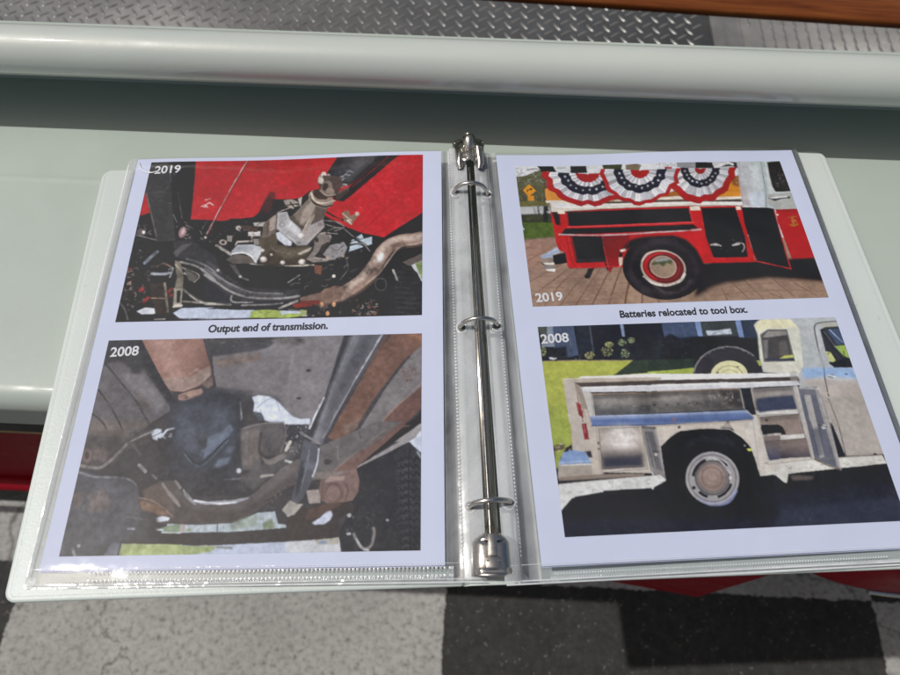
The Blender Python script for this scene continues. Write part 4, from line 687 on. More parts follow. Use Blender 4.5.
def art_C():
    s = Art([(515.6, 166.6), (779.1, 161.8), (828, 298.1), (532, 306.7)], 540, 322, 8)
    s.R('C1'); s.im[:] = s2l((208, 210, 216)); P, S, E, CL = s.P, s.S, s.E, s.CL
    RED = (186, 32, 38)
    # street behind
    P('C1: 30,190 130,180 330,100 340,430 30,440', (84, 84, 62), n=.4); CL('C1: 50,110 330,100 330,260 60,260', 120, [(120, 124, 110), (60, 64, 46), (186, 190, 192), (96, 92, 66), (150, 154, 150)], (.3, 1), (.5, 3)); CL('C1: 60,240 340,240 340,430 70,430', 120, [(100, 98, 60), (60, 62, 44), (120, 110, 80), (84, 88, 54), (140, 128, 96)], (.4, 1.4), (.5, 3)); P('C1: 70,390 340,390 340,440 70,440', (112, 108, 62), f=1.5, n=.4)
    P('C1: 60,440 360,430 360,492 70,502', (178, 180, 182), n=.05); S('C1: 200,430 220,500', 2, (150, 150, 152)); P('C1: 70,502 380,490 380,590 80,580', (62, 64, 48), n=.4, f=1); P('C1: 90,570 390,570 390,690 100,700 C4: 0,110 0,0', (76, 94, 42), n=.3); P('C4: -40,0 300,-20 300,60 0,95 -40,90', (78, 96, 42), n=.3); CL('C1: 100,575 370,575 375,675 115,675', 80, [(104, 120, 62), (60, 78, 34), (90, 108, 50)], (.3, .8), (.5, 2))
    P('C1: 285,430 330,430 325,570 285,570', (44, 44, 40), f=.8); S('C1: 240,440 250,520', 2, (70, 70, 64)); S('C1: 240,425 340,425', 1.4, (120, 110, 96)); CL('C1: 230,430 340,430 340,520 230,520', 14, [(196, 196, 196), (60, 60, 56)], (.4, 1), (.6, 3)); S('C1: 300,120 295,420', 3, (70, 64, 54), a=.6); S('C1: 150,130 240,120 290,200', 1.1, (90, 88, 84))
    P('C1: 165,248 226,302 163,352 113,300', (212, 142, 34)); P('C1: 152,348 206,342 208,384 155,388', (206, 138, 34)); S('C1: 150,312 150,296 180,290', 1.3, (46, 38, 26), sm=False); P('C1: 176,276 198,290 178,304', (46, 38, 26)); S('C1: 178,388 182,420', 1, (120, 116, 104))
    # paving
    P('C4: -20,88 255,62 300,40 886,40 C6: 900,100 900,700 0,700 C4: 886,760 -20,760', (146, 121, 109), n=.16, c2=(152, 127, 110), d='C4: 100,100 700,640'); P('C4: 0,85 280,60 330,200 60,320 0,300', (158, 126, 112), f=3, n=.15)
    PL = [('C4: 250,120 120,200 20,260', .8), ('C4: 150,100 20,150', .7), ('C4: 300,290 170,360 30,440', .8), ('C4: 345,340 210,440 60,560', 1), ('C4: 440,330 300,450 160,640', 1), ('C4: 510,370 400,490 280,645', 1.1), ('C4: 630,325 520,480 415,645', 1.3), ('C4: 705,345 630,490 555,640', 1.4), ('C4: 810,310 750,470 695,640', 1.5), ('C4: 886,420 850,540 838,640', 1.5), ('C5: 110,450 90,540 80,640', 1.3), ('C5: 225,540 222,630', 1.3), ('C5: 360,590 372,620', 1)]
    for w, t in PL: S(w, t, (92, 62, 50), a=.8)
    for k in range(60):
        y = 105+k*9; x = s.rng.randint(-20, 820); S('C4: %d,%d %d,%d' % (x, y, x+90+2*k, y-8), .7, (112, 80, 66), a=.6)
    CL('C4: 0,90 886,300 886,640 60,640', 160, [(172, 140, 120), (126, 94, 76), (160, 126, 100), (140, 104, 84)], (.6, 2), (1, 4), -10, a=.4)
    P('C5: 700,275 C6: 0,270 330,270 740,240 870,350 C6: 860,420 600,395 420,385 250,405 100,425 0,455 C5: 700,560 660,570', (44, 37, 37), f=3.5); P('C6: 0,270 760,240 820,330 600,350 300,350 0,400', (33, 30, 32), f=3)
    for w in ('C6: 80,460 120,540', 'C6: 250,410 380,535', 'C6: 150,415 280,540', 'C6: 440,390 600,515', 'C6: 600,420 760,510', 'C6: 420,490 520,530'): S(w, 1, (96, 66, 50), a=.8)
    for w in ('C6: 0,470 250,430 420,420 700,400 830,430', 'C6: 0,510 300,480 560,470 840,480'): S(w, .8, (110, 78, 60), a=.6)
    s.PB('C4: -20,95 255,70 300,310 886,330 886,640 60,640', 200, [(136, 110, 97), (158, 130, 115), (146, 118, 103), (166, 139, 122), (126, 101, 89)], (1.5, 6), .4, .5); s.PB('C6: 0,440 400,400 840,440 860,560 0,560', 90, [(120, 88, 66), (140, 104, 78), (104, 74, 58), (150, 116, 88)], (1.5, 6), .4, .6)
    # bunting board and flags of the sky line
    P('C1: 235,95 370,95 408,156 285,158', (38, 36, 40)); P('C1: 515,95 645,92 658,150 515,155', (40, 38, 42)); P('C1: 370,95 515,95 515,158 408,158', (196, 200, 206)); S('C1: 400,110 470,108', 1, (110, 112, 116)); S('C1: 410,150 490,152', 1.2, (110, 112, 116)); P('C1: 645,92 780,90 780,150 658,150', (204, 206, 212)); P('C1: 780,85 C2: 190,80 180,136 20,136 C1: 800,140', (58, 64, 46), n=.4)
    P('C2: 215,90 300,80 350,90 330,135 220,136', (120, 108, 88), n=.4); CL('C2: 440,75 640,70 640,130 450,120', 40, [(120, 122, 126), (70, 70, 72), (160, 162, 166)], (.3, .8), (.5, 3)); P('C2: 640,75 800,72 802,122 650,122', (140, 142, 148)); P('C2: 800,72 900,72 900,122 802,122', (38, 36, 40)); P('C3: 45,72 172,70 192,118 40,120', (38, 36, 40)); P('C3: 172,66 300,60 380,70 385,120 200,118', (190, 192, 198)); P('C3: 215,110 300,68 380,68 390,120 340,100', (40, 44, 46)); S('C3: 200,112 290,78 340,85', 3, (224, 224, 228))
    P('C1: 300,290 335,275 560,360 620,390 310,390', (204, 136, 58), n=.06); P('C3: 180,350 330,195 400,205 418,348', (204, 134, 44), n=.08); P('C3: 330,190 400,170 410,270 340,260', (150, 96, 46), f=1, n=.3); CL('C3: 330,110 390,140 400,260 350,240', 16, [(80, 66, 50), (196, 176, 150)], (.4, 1.2), (.5, 2)); P('C1: 285,150 330,140 335,165 290,170', (206, 160, 130)); P('C2: 0,380 844,330 844,410 0,420', (160, 130, 100), n=.1); P('C2: 560,330 640,300 760,350 560,370', (150, 96, 40))
    P('C1: 300,385 450,384 600,405 780,420 600,425 310,405', (214, 206, 194)); P('C2: 120,385 230,372 260,395 120,400', (214, 206, 194)); P('C2: 480,370 640,352 780,368 770,385 480,388', (214, 206, 194)); P('C3: 150,368 200,350 415,345 418,365 180,378', (218, 208, 194)); P('C2: 0,395 844,375 844,415 0,425', (90, 76, 66), f=.6, n=.2); P('C3: 0,385 180,375 420,365 425,395 0,400', (76, 66, 58), f=.6, n=.2)
    # truck body
    P('C1: 345,475 C2: 0,440 844,430 C3: 420,425 C6: 240,-20 320,268 0,275 C5: 740,282 100,300 C4: 886,312 370,320 335,180 290,172 262,110 245,-10', RED, n=.06); P('C1: 350,480 420,480 430,590 395,590', (70, 24, 28), f=.6); P('C1: 375,495 410,495 415,590 385,580', (40, 30, 32))
    P('C4: 260,110 330,170 345,180 380,320 365,320 330,190', (150, 26, 32)); S('C4: 345,50 400,270 420,300', 1.2, (120, 22, 28), a=.8)
    BL = (33, 31, 33)
    P('C1: 478,478 C2: 0,470 745,450 775,568 0,592 C1: 490,600', BL, n=.12); P('C1: 490,600 C2: 0,592 775,566 800,578 0,606 C1: 475,614', (204, 66, 68)); P('C1: 468,618 C2: 0,612 780,588 840,632 0,662 C1: 430,668', BL, n=.15); S('C4: 288,36 600,42 886,34 C5: 300,22 715,2', 1.5, (178, 176, 180)); S('C5: 640,0 716,-4', 2, (220, 150, 150))
    P('C4: 380,48 655,52 690,268 430,274', BL, n=.12); P('C4: 380,48 400,50 442,272 424,276', (120, 26, 32)); P('C4: 440,240 690,235 692,268 430,274', (50, 48, 50), f=1)
    P('C4: 650,52 886,45 860,130 800,180 790,312 735,318 720,365 692,330', (112, 26, 33), n=.06, c2=(140, 30, 37), d='C4: 660,100 820,250'); S('C4: 652,55 672,190 716,360', 1.2, (160, 60, 62)); P('C4: 655,220 690,300 700,350 684,330', (44, 34, 36))
    P('C3: 80,440 368,433 442,660 C6: 268,236 20,238 C3: 118,660', BL, n=.1); CL('C6: 0,100 250,100 260,200 10,200', 26, [(60, 58, 58), (100, 98, 98), (24, 24, 26)], (.4, 1), (.6, 3)); S('C6: 0,146 40,140 70,152', 1.6, (190, 188, 186)); S('C6: 155,150 190,132 230,138 240,165 225,195', 1.3, (176, 172, 170)); S('C6: 160,148 200,140', 2, (222, 220, 218)); S('C5: 800,128 880,134', 1.4, (170, 166, 166))
    P('C3: 415,432 675,436 735,660 C6: 572,318 328,262 240,-10', (31, 29, 31), n=.12); S('C3: 675,436 735,660 C6: 574,320', 1.1, (190, 50, 54)); S('C6: 328,262 450,290 574,318', 1.3, (200, 66, 68)); S('C3: 370,432 448,660 C6: 330,262', 1.2, (150, 26, 32))
    P('C3: 690,448 872,440 1000,640 C6: 745,240 582,247 480,-20', (172, 28, 37), n=.05); P('C3: 690,448 872,438 880,470 700,470', (150, 26, 34), f=1); s.R('C3'); E(708, 495, 8, 8, (220, 190, 180)); S('C6: 585,247 745,240', 1, (90, 20, 26))
    # the one gold letter in view on the door
    for w, t in (('C3: 822,512 842,580', 2.6), ('C3: 800,516 865,506', 1.6), ('C3: 826,548 855,542', 1.5), ('C3: 822,584 866,574', 1.6), ('C3: 862,500 866,520', 1.2), ('C3: 866,560 872,578', 1.2), ('C3: 853,534 857,554', 1)): S(w, t, (168, 112, 48), sm=False)
    S('C6: 570,2 610,6', 1.4, (168, 112, 48))
    # cab
    P('C3: 378,55 730,50 880,442 690,448 560,425 430,420 400,250', (176, 186, 190), n=.05); P('C3: 378,60 470,60 560,260 600,410 430,420 405,250', (186, 190, 196), n=.08, f=2); P('C3: 480,100 560,90 580,300 530,320', (208, 216, 218), f=4, a=.8); P('C3: 400,210 440,260 500,420 430,420', (168, 158, 160), f=3, a=.8); P('C3: 470,330 600,300 610,420 500,420', (196, 206, 220), f=3, a=.8)
    P('C3: 625,330 840,312 878,442 690,446 620,400', (166, 168, 166), n=.04); P('C3: 600,60 630,62 690,310 640,330', (196, 202, 204), f=1); P('C3: 620,66 730,56 818,306 692,312 664,270 640,180', (44, 41, 42), n=.15); CL('C3: 650,90 740,90 800,290 690,290', 34, [(90, 80, 76), (120, 116, 116), (30, 28, 30), (70, 56, 50)], (.4, 1), (.6, 3)); S('C3: 572,66 590,180 610,300 612,425', 1.1, (96, 100, 104)); S('C3: 640,360 690,372 740,358 805,350', 2.2, (70, 74, 78)); S('C3: 650,356 700,352 790,346', 1.2, (230, 234, 236)); s.R('C3'); E(690, 372, 22, 10, (60, 62, 66)); E(798, 354, 14, 10, (70, 72, 76))
    S('C3: 690,448 872,441', 1.4, (120, 116, 116))
    # rails of the bed
    P('C1: 385,440 C2: 0,412 844,398 C3: 420,390 428,420 0,428 C2: 844,430 0,455 C1: 395,482', (206, 200, 190), n=.04); P('C1: 390,435 844,425 C2: 0,415 844,400 C3: 0,395 420,390 422,402 0,408 C2: 844,412 0,428 C1: 844,438 390,448', (228, 226, 224), f=.4); S('C1: 395,480 C2: 0,458 844,432 C3: 425,422', .9, (110, 92, 84))
    P('C1: 340,420 385,418 398,480 352,480', (212, 208, 200)); P('C1: 402,464 460,462 466,496 408,496', (222, 214, 200)); P('C2: 750,440 832,436 842,470 760,472', (220, 212, 198)); P('C3: 0,430 70,428 76,456 0,458', (220, 212, 198)); P('C3: 364,428 406,426 412,452 372,456', (220, 212, 198)); P('C1: 330,420 350,425 350,470 335,470', (150, 140, 132))
    # wheel
    s.R('C5'); E(405, 320, 347, 268, (44, 40, 43), rot=8, n=.07); P('C5: 40,190 120,80 240,50 480,45 600,80 690,170 740,280 700,230 600,130 420,75 220,90 110,160', (26, 24, 26), f=1.5); E(405, 322, 300, 228, (52, 48, 51), rot=8, r0=.86, f=2); S('C5: 330,470 430,530 560,500 640,420', 3, (84, 78, 78), a=.5, f=2)
    E(402, 318, 192, 146, (176, 160, 150), rot=12); E(402, 316, 176, 132, (140, 26, 33), rot=12); E(402, 316, 176, 132, (92, 18, 24), rot=12, a0=-60, a1=100, r0=.82, f=1); E(402, 316, 160, 118, (186, 40, 46), rot=12, a0=110, a1=260, r0=.9, f=.8); E(402, 314, 132, 104, (80, 18, 24), rot=12, r0=.9); S('C5: 240,390 320,450 430,466 540,430 580,370', 2.4, (214, 206, 200)); S('C5: 220,270 260,205 340,178 430,180', 1.4, (206, 190, 178)); E(402, 312, 114, 92, (176, 160, 146), rot=12); E(402, 312, 106, 85, (146, 126, 108), rot=12, n=.15); P('C5: 300,285 350,250 430,240 480,262 470,290 430,280 400,310 370,285 320,300', (72, 80, 52), f=1, n=.3); P('C5: 330,250 460,235 440,260 340,270', (150, 150, 150), f=1.5)
    P('C5: 250,60 500,60 560,110 300,110', (66, 62, 66), f=5, a=.6); P('C5: 90,360 200,520 330,580 300,540 190,430 130,330', (64, 60, 64), f=4, a=.6); CL('C5: 60,150 740,150 740,560 60,560', 0, [(60, 58, 60)])
    P('C5: 38,168 90,155 84,180 45,184', (222, 214, 206)); P('C5: 28,232 60,228 58,290 36,310', (206, 190, 176)); P('C5: 30,195 62,192 60,225 36,228', (30, 28, 30))
    # step bumper and tail pipe
    P('C4: 132,215 270,142 300,190 240,205 235,230 140,238', (158, 172, 196), n=.12); S('C4: 150,215 270,155', 1.2, (206, 214, 226)); P('C4: 138,238 236,234 242,275 148,282', (142, 128, 120), n=.15); P('C4: 146,278 244,272 244,292 160,290', (222, 216, 208)); P('C4: 156,292 250,294 256,345 168,336', (132, 124, 122), n=.15); P('C4: 170,330 258,326 252,350 190,344', (228, 222, 216)); P('C4: 232,212 340,190 356,276 258,292 240,270', (30, 28, 30), n=.2); S('C4: 130,270 160,290', 1.5, (80, 66, 60))
    P('C4: 530,320 585,318 545,402 500,398', (50, 46, 46)); s.R('C4'); E(522, 390, 24, 18, (36, 33, 34)); E(522, 392, 14, 10, (20, 18, 20))
    # the three bunting fans
    def fan(r, cx, cy, rx, ry, k, seed):
        q = np.random.RandomState(seed); N = 22; W_ = np.array((214, 214, 223)); B = np.array((38, 41, 58)); RD = np.array((176, 24, 34)); r0 = REG[r]
        fl = [1+.035*math.sin(i*2.1+seed)+.02*q.randn() for i in range(N+1)]; sh = [.80+.32*(i % 2)*q.uniform(.5, 1)+.06*q.randn() for i in range(N)]
        bands = ((1.0, k[0], RD), (k[0], k[1], W_), (k[1], k[2], B), (k[2], k[3], W_), (k[3], .02, RD))
        for i in range(N):
            a0, a1 = R(-3+186*i/N), R(-3+186*(i+1)/N+.6)
            for bi, (t1, t0, c) in enumerate(bands):
                w1 = 1+(fl[i]-1)*(1 if bi == 0 else .8); w2 = 1+(fl[i+1]-1)*(1 if bi == 0 else .8)
                def pt_(t_, a, w): return (r0[0]+(cx+rx*t_*w*math.cos(a))/r0[2], r0[1]+(cy+ry*t_*w*math.sin(a)*(1+.06*abs(math.sin(a))))/r0[2])
                P([pt_(t1, a0, w1), pt_(t1, a1, w2), pt_(t0, a1, w2), pt_(t0, a0, w1)], np.clip(c*(sh[i] if bi % 2 else .9+.12*(sh[i]-.9)), 0, 236), n=.1, f=.25)
        for i in range(N):
            a = R(-3+186*(i+.5)/N); c_, s_ = math.cos(a), math.sin(a)
            if i % 2: S('%s: %f,%f %f,%f' % (r, cx+rx*k[0]*.98*c_, cy+ry*k[0]*.98*s_, cx+rx*(k[1]+.03)*c_, cy+ry*(k[1]+.03)*s_), 1.3, (132, 132, 146), a=.55, f=.8)
            if i % 2 == 0 and 1 < i < N-1:
                m_ = (k[1]+k[2])/2+.02*q.randn(); x, y = cx+rx*m_*c_, cy+ry*m_*s_
                for d in (0, 72, 144, 216, 288):
                    d += q.uniform(-20, 20); S('%s: %f,%f %f,%f' % (r, x, y, x+8*math.cos(R(d-90)), y+8*math.sin(R(d-90))), .7, (206, 208, 218), sm=False, a=.85)
        P('%s: %f,%f %f,%f %f,%f' % (r, cx-rx*.9, cy+5, cx+rx*.9, cy+5, cx, cy+ry*.25), (60, 40, 50), f=6, a=.18)
    fan('C1', 660, 158, 372, 258, (.84, .655, .40, .27), 1); fan('C3', 78, 122, 288, 258, (.80, .555, .33, .16), 3); fan('C2', 338, 135, 335, 268, (.885, .66, .42, .24), 2)
    # fine edges and seams
    for w, t, c, al in (('C1: 478,480 C2: 0,471 745,451', .8, (90, 16, 22), .8), ('C2: 745,451 775,566', .8, (220, 80, 80), .7), ('C1: 482,490 494,600', .8, (216, 70, 74), .7), ('C4: 366,310 790,306', .8, (214, 60, 62), .7), ('C4: 372,322 735,318', .8, (90, 16, 20), .8), ('C6: 10,274 330,268', .8, (110, 20, 24), .8), ('C6: 10,240 262,238', .8, (216, 66, 66), .7), ('C3: 80,440 118,660', .9, (216, 60, 62), .7), ('C3: 368,433 440,660', .8, (214, 66, 66), .7), ('C4: 262,60 345,190 372,310', .7, (214, 74, 74), .7),
        ('C3: 620,66 640,180 664,270 692,312 818,306', .9, (210, 214, 214), .7), ('C3: 690,446 870,440', .8, (220, 222, 220), .6), ('C3: 395,62 405,250 430,420', .8, (120, 122, 126), .6), ('C3: 470,62 530,250 560,420', .7, (206, 212, 214), .5), ('C5: 60,200 120,90 240,58 400,52 560,66 660,130 735,270', .9, (120, 20, 26), .8), ('C2: 0,440 844,418', .7, (246, 244, 240), .7), ('C3: 0,412 420,404', .7, (246, 244, 240), .7)):
        S(w, t, c, a=al, f=.45, sm=False)
    P('C5: 560,60 716,10 750,270 700,180 640,110', (206, 40, 46), f=3, a=.5); P('C6: 350,40 470,60 540,280 360,240', (44, 41, 43), f=7, a=.7); P('C1: 500,490 844,480 844,540 510,570', (44, 41, 43), f=5, a=.6); P('C4: 400,70 640,70 660,140 420,150', (46, 44, 46), f=5, a=.6)
    return s.done(gain=.82, haze=.021, sat=.98, grit=.05, wp=.2)
def art_D():
    s = Art([(534.9, 326.7), (835.1, 317.8), (907, 521), (567.3, 536.5)], 540, 361, 11)
    s.R('D1'); s.im[:] = s2l((38, 41, 48)); P, S, E, CL = s.P, s.S, s.E, s.CL
    # house and hedge in shade
    P('D1: 130,40 270,40 312,250 150,280', (72, 84, 110), n=.1); P('D1: 95,40 132,40 150,192 60,195', (124, 136, 152)); P('D1: 30,40 95,40 100,140 60,150', (78, 82, 76), n=.3); P('D1: 140,200 230,190 240,280 130,285', (44, 46, 50), f=1.5, n=.3); P('D1: 290,40 380,40 410,240 310,250', (44, 48, 58), n=.1); S('D1: 380,50 410,230', 1, (86, 92, 104)); P('D1: 580,30 602,30 616,125 600,125', (126, 144, 180))
    P('D2: 58,30 272,30 300,150 90,165', (66, 80, 110), n=.12); P('D2: 272,30 310,30 334,142 302,142', (120, 144, 190)); P('D2: 310,30 540,30 562,142 340,145', (62, 68, 68), n=.2); P('D2: 352,106 420,104 510,92 518,126 362,136', (190, 200, 214), f=.6); CL('D2: 380,110 510,105 515,130 390,132', 16, [(70, 74, 84), (120, 126, 136)], (.5, 1.4), (.6, 2.5)); P('D2: 538,30 572,30 598,150 565,148', (116, 142, 192)); P('D2: 575,30 700,30 690,160 600,150', (48, 58, 78), n=.2); P('D2: 60,165 120,120 180,150 300,140 420,150 520,140 620,160 720,160 720,380 0,380 0,170', (36, 38, 42), f=1.5, n=.3); CL('D2: 0,170 280,150 280,340 0,340', 60, [(54, 58, 62), (28, 30, 34), (64, 70, 76)], (.5, 1.5), (.6, 2.5), a=.5)
    P('D1: 640,130 860,110 860,380 560,385', (40, 44, 48), n=.25)
    # lawn
    LW = (164, 170, 34)
    P('D1: 60,290 672,285 560,380 720,370 860,358 D2: 270,345 280,385 D1: 330,470 300,690 125,700', LW, n=.1); P('D4: -20,-20 140,-20 160,170 100,205 40,185', (150, 162, 32), n=.14); CL('D1: 80,295 650,290 330,390 230,420 250,670 130,670', 220, [(182, 186, 50), (140, 148, 30), (196, 198, 70), (128, 140, 36)], (.4, 1), (.5, 2), a=.6); CL('D4: 20,0 130,0 150,170 60,180', 90, [(176, 184, 50), (120, 134, 30), (150, 156, 40)], (.4, 1), (.5, 2), a=.6)
    P('D1: 672,285 900,280 900,362 720,372 545,384', (50, 62, 50), n=.15); P('D2: -20,370 120,358 275,342 280,384 -20,385', (150, 164, 36), n=.2); P('D2: -20,300 280,285 278,345 120,360 -20,370', (46, 58, 48), n=.15); S('D1: 75,288 300,285 668,284', 1.2, (176, 150, 110), a=.7)
    for cx, cy, rx, ry in ((385, 250, 34, 26), (500, 222, 40, 38), (515, 178, 30, 18), (620, 240, 30, 36), (660, 150, 26, 20), (75, 225, 20, 34), (600, 165, 30, 22)):
        s.R('D1'); k = 'D1: '+' '.join('%f,%f' % (cx+rx*math.cos(t), cy+ry*math.sin(t)) for t in np.linspace(0, 6.28, 12)); CL(k, 60, [(196, 186, 110), (160, 166, 80), (120, 130, 70), (214, 206, 140), (90, 100, 60)] if cx < 550 else [(150, 164, 110), (90, 110, 80), (60, 74, 60), (180, 186, 130)], (.3, 1.0), (.3, 1.3)); s.PB(k, 70, [(206, 196, 120), (150, 156, 80), (90, 98, 56), (60, 66, 46), (220, 212, 150)] if cx < 550 else [(140, 154, 104), (84, 104, 76), (54, 66, 54), (170, 178, 126)], (.4, 1.8), .8)
    P('D1: 115,262 170,268 150,280 120,276', (196, 196, 200)); CL('D1: 130,260 340,240 340,280 130,285', 24, [(96, 104, 116), (50, 54, 60), (70, 80, 90)], (.4, 1), (.6, 2)); P('D4: 45,185 110,180 105,208 55,215', (92, 80, 52), f=1, n=.4); P('D4: 55,215 110,205 85,250 70,310 60,290', (140, 150, 40), n=.3); CL('D1: 205,440 250,430 260,560 230,560', 30, [(206, 200, 176), (150, 140, 110), (120, 116, 80)], (.5, 1.2), (.5, 2)); CL('D4: 40,180 160,170 150,215 60,220', 24, [(150, 130, 90), (60, 56, 40), (200, 196, 186)], (.5, 1.2), (.5, 2))
    s.PB('D2: 0,40 700,30 690,300 0,340', 110, [(34, 36, 40), (44, 48, 54), (52, 56, 64), (30, 31, 34), (60, 68, 80)], (1, 5), .5); s.PB('D1: 130,60 640,50 640,280 130,280', 60, [(40, 42, 48), (54, 58, 68), (34, 35, 38), (66, 74, 90)], (1, 5), .4)
    # spare tyre behind the rail
    s.R('D2'); E(498, 392, 226, 186, (54, 51, 56), a0=170, a1=370, n=.08); E(498, 392, 226, 186, (120, 118, 120), a0=186, a1=318, r0=.955, n=.3); CL('D2: 290,290 420,205 560,200 660,260 650,275 560,222 420,228 300,310', 46, [(186, 184, 184), (60, 58, 60), (140, 138, 140)], (.4, .9), (.4, 1.2)); E(505, 395, 118, 95, (214, 210, 156), a0=170, a1=370, n=.06); E(505, 400, 92, 70, (170, 164, 112), a0=180, a1=360, r0=.9); E(505, 405, 66, 50, (188, 182, 128), a0=180, a1=360, r0=.85); E(430, 380, 10, 7, (110, 104, 76)); E(560, 340, 8, 6, (120, 114, 80))
    P('D2: 680,300 740,295 720,330 700,335', (170, 180, 50), n=.2)
    # cab
    P('D3: 20,70 40,45 80,30 260,25 560,10 900,10 900,700 470,700 430,470 320,470 300,390 80,375 60,290 44,130', (176, 180, 182), n=.06); P('D3: 25,75 60,35 250,30 310,90 335,240 340,345 315,388 90,372 60,290 44,130', (208, 208, 190), f=1, n=.06); P('D3: 25,70 65,32 250,30 300,80 230,90 110,92 50,120', (222, 215, 172), f=2, n=.08); P('D3: 80,310 300,305 320,350 310,390 95,370', (204, 200, 184), f=1.5)
    P('D3: 62,132 108,100 232,98 284,302 86,308', (110, 108, 104)); P('D3: 70,138 112,108 228,106 274,294 94,298', (72, 69, 68), n=.12); P('D3: 76,150 112,110 228,108 236,134 110,150', (140, 138, 132), f=.8); P('D3: 80,170 110,165 108,290 92,290', (120, 116, 116), f=1); P('D3: 180,180 230,170 250,270 190,270', (92, 88, 84), f=2); P('D3: 185,290 215,270 278,262 280,280', (186, 190, 70), f=.8); P('D3: 100,285 190,288 280,285 282,300 90,302', (60, 64, 80))
    P('D3: 330,350 460,345 660,345 700,415 480,405 340,425', (140, 172, 212), f=2.5, n=.08); P('D3: 335,420 480,420 720,440 900,700 480,700 430,470 340,465', (176, 165, 156), f=4, n=.08); P('D3: 320,160 420,120 440,300 350,340', (170, 176, 176), f=4, n=.04)
    S('D3: 560,45 440,55 412,80 415,120 440,240 470,340 480,420 505,530 555,690', 1.4, (70, 68, 68)); S('D3: 425,90 450,240 485,360', .8, (206, 208, 206), a=.6); P('D3: 430,64 560,50 600,110 470,90', (176, 174, 160), f=1.5)
    P('D3: 448,102 480,86 600,78 665,345 540,348 512,320 480,230', (54, 56, 62), n=.1); P('D3: 495,105 600,85 620,190 560,200', (64, 82, 112), f=.8, n=.15); S('D3: 510,100 590,180', 1.2, (150, 170, 200)); P('D3: 540,208 608,200 640,285 600,270', (150, 178, 56), n=.1); P('D3: 480,242 515,245 548,300 535,315 508,305', (190, 194, 112), n=.1); S('D3: 462,100 500,180 600,290', 2.8, (40, 40, 46)); S('D3: 470,110 610,290', .7, (120, 120, 126)); S('D3: 495,260 520,245 550,280 545,310', 1.4, (34, 34, 38)); P('D3: 500,318 640,280 670,345 545,348', (42, 42, 46)); S('D3: 600,240 605,290', 1.6, (34, 34, 38))
    s.R('D3'); E(522, 402, 24, 11, (116, 120, 128), f=.6); S('D3: 500,395 545,405', 1.4, (220, 222, 226)); E(620, 388, 12, 6, (90, 110, 140)); S('D3: 500,508 620,515 720,505', 1.6, (178, 164, 150), a=.7); S('D3: 530,540 640,560 740,610', 1.2, (140, 132, 128), a=.5); CL('D3: 500,520 740,520 780,680 560,680', 16, [(178, 168, 160), (140, 130, 124)], (.5, 1.2), (2, 8), 5, a=.4)
    P('D6: 230,-10 470,-10 570,275 380,292 300,100', (172, 162, 153), n=.08); S('D6: 290,0 340,130 378,285', 1.2, (78, 70, 68)); S('D6: 375,285 560,277', 1.2, (96, 84, 78)); s.R('D6'); E(525, 275, 10, 5, (50, 44, 42))
    # body
    P('D1: 210,405 340,425 420,700 260,700', (186, 174, 162), n=.06); P('D4: 125,-20 250,-20 310,330 240,360 75,355 75,280 150,250', (184, 172, 160), n=.06); P('D4: 230,60 D5: 0,60 530,30 580,340 540,350 380,60 D4: 649,330 300,325', (194, 184, 172), n=.05); P('D1: 290,430 340,430 405,690 370,690', (150, 134, 120), n=.1); S('D1: 288,430 350,690', .9, (90, 78, 70)); P('D4: 200,0 240,0 300,320 255,330', (188, 175, 160), f=.8)
    P('D1: 300,560 335,575 352,665 322,640', (140, 44, 46), n=.2, f=.5); P('D4: 168,0 195,10 200,45 175,30', (130, 40, 44)); P('D4: 190,74 214,72 232,156 206,158', (140, 36, 42), n=.15); S('D4: 200,80 210,120', 1.2, (190, 90, 90)); P('D4: 205,220 240,212 252,250 210,245', (50, 46, 48), f=.8)
    P('D4: 74,285 100,222 150,210 215,222 248,278', (120, 148, 194), n=.12); P('D4: 74,288 248,284 252,352 78,362', (164, 152, 140), n=.08); S('D4: 76,288 246,284', 1, (206, 206, 206)); S('D4: 80,275 240,265', 1.4, (170, 192, 222), a=.7); P('D4: 78,350 300,335 520,330 520,345 80,368', (136, 120, 106), f=.8)
    P('D1: 325,392 860,372 D2: 0,385 771,384 D3: 300,382 312,404 0,412 D2: 771,412 0,425 D1: 860,405 330,415', (222, 220, 218), n=.03); P('D1: 210,405 330,400 860,395 860,425 290,432 220,418', (182, 168, 152), f=.4); P('D1: 290,432 860,418 D2: 0,425 771,412 D3: 300,405 322,432 D2: 771,440 0,455 D1: 860,450 345,462', (76, 66, 60), f=.5); P('D1: 332,462 860,448 D2: 0,452 771,436 D3: 300,430 322,460 0,472 D2: 771,470 0,495 D1: 860,490 345,495', (204, 204, 208), n=.04); S('D1: 335,464 860,451 D2: 771,440 D3: 310,432', 1.3, (232, 232, 236)); S('D1: 400,508 860,500 D2: 0,502 570,482', 1.4, (172, 140, 108)); P('D2: 440,440 500,440 490,470 450,470', (226, 228, 236), f=1); P('D3: 250,375 300,372 305,440 260,440', (150, 144, 138), f=.8, a=.6)
    P('D1: 335,480 400,500 425,650 D4: 300,320 D4: 250,85 D1: 400,660', (192, 186, 178), n=.06); P('D1: 398,515 430,512 445,650 420,652', (140, 132, 124))
    P('D1: 405,515 860,503 D2: 0,505 575,488 602,612 0,636 D1: 860,645 422,650', (116, 110, 104), n=.22); P('D1: 410,575 860,580 860,648 422,650', (82, 80, 82), f=2, n=.25); P('D2: 0,560 600,550 602,612 0,636', (96, 92, 90), f=2, n=.25); P('D2: 430,495 575,488 600,610 520,600', (64, 61, 60), f=3, n=.2); CL('D1: 410,520 860,510 D2: 575,490 600,600 0,630', 60, [(150, 144, 136), (80, 76, 74), (130, 122, 112)], (.5, 1.6), (1, 5), -3, a=.5)
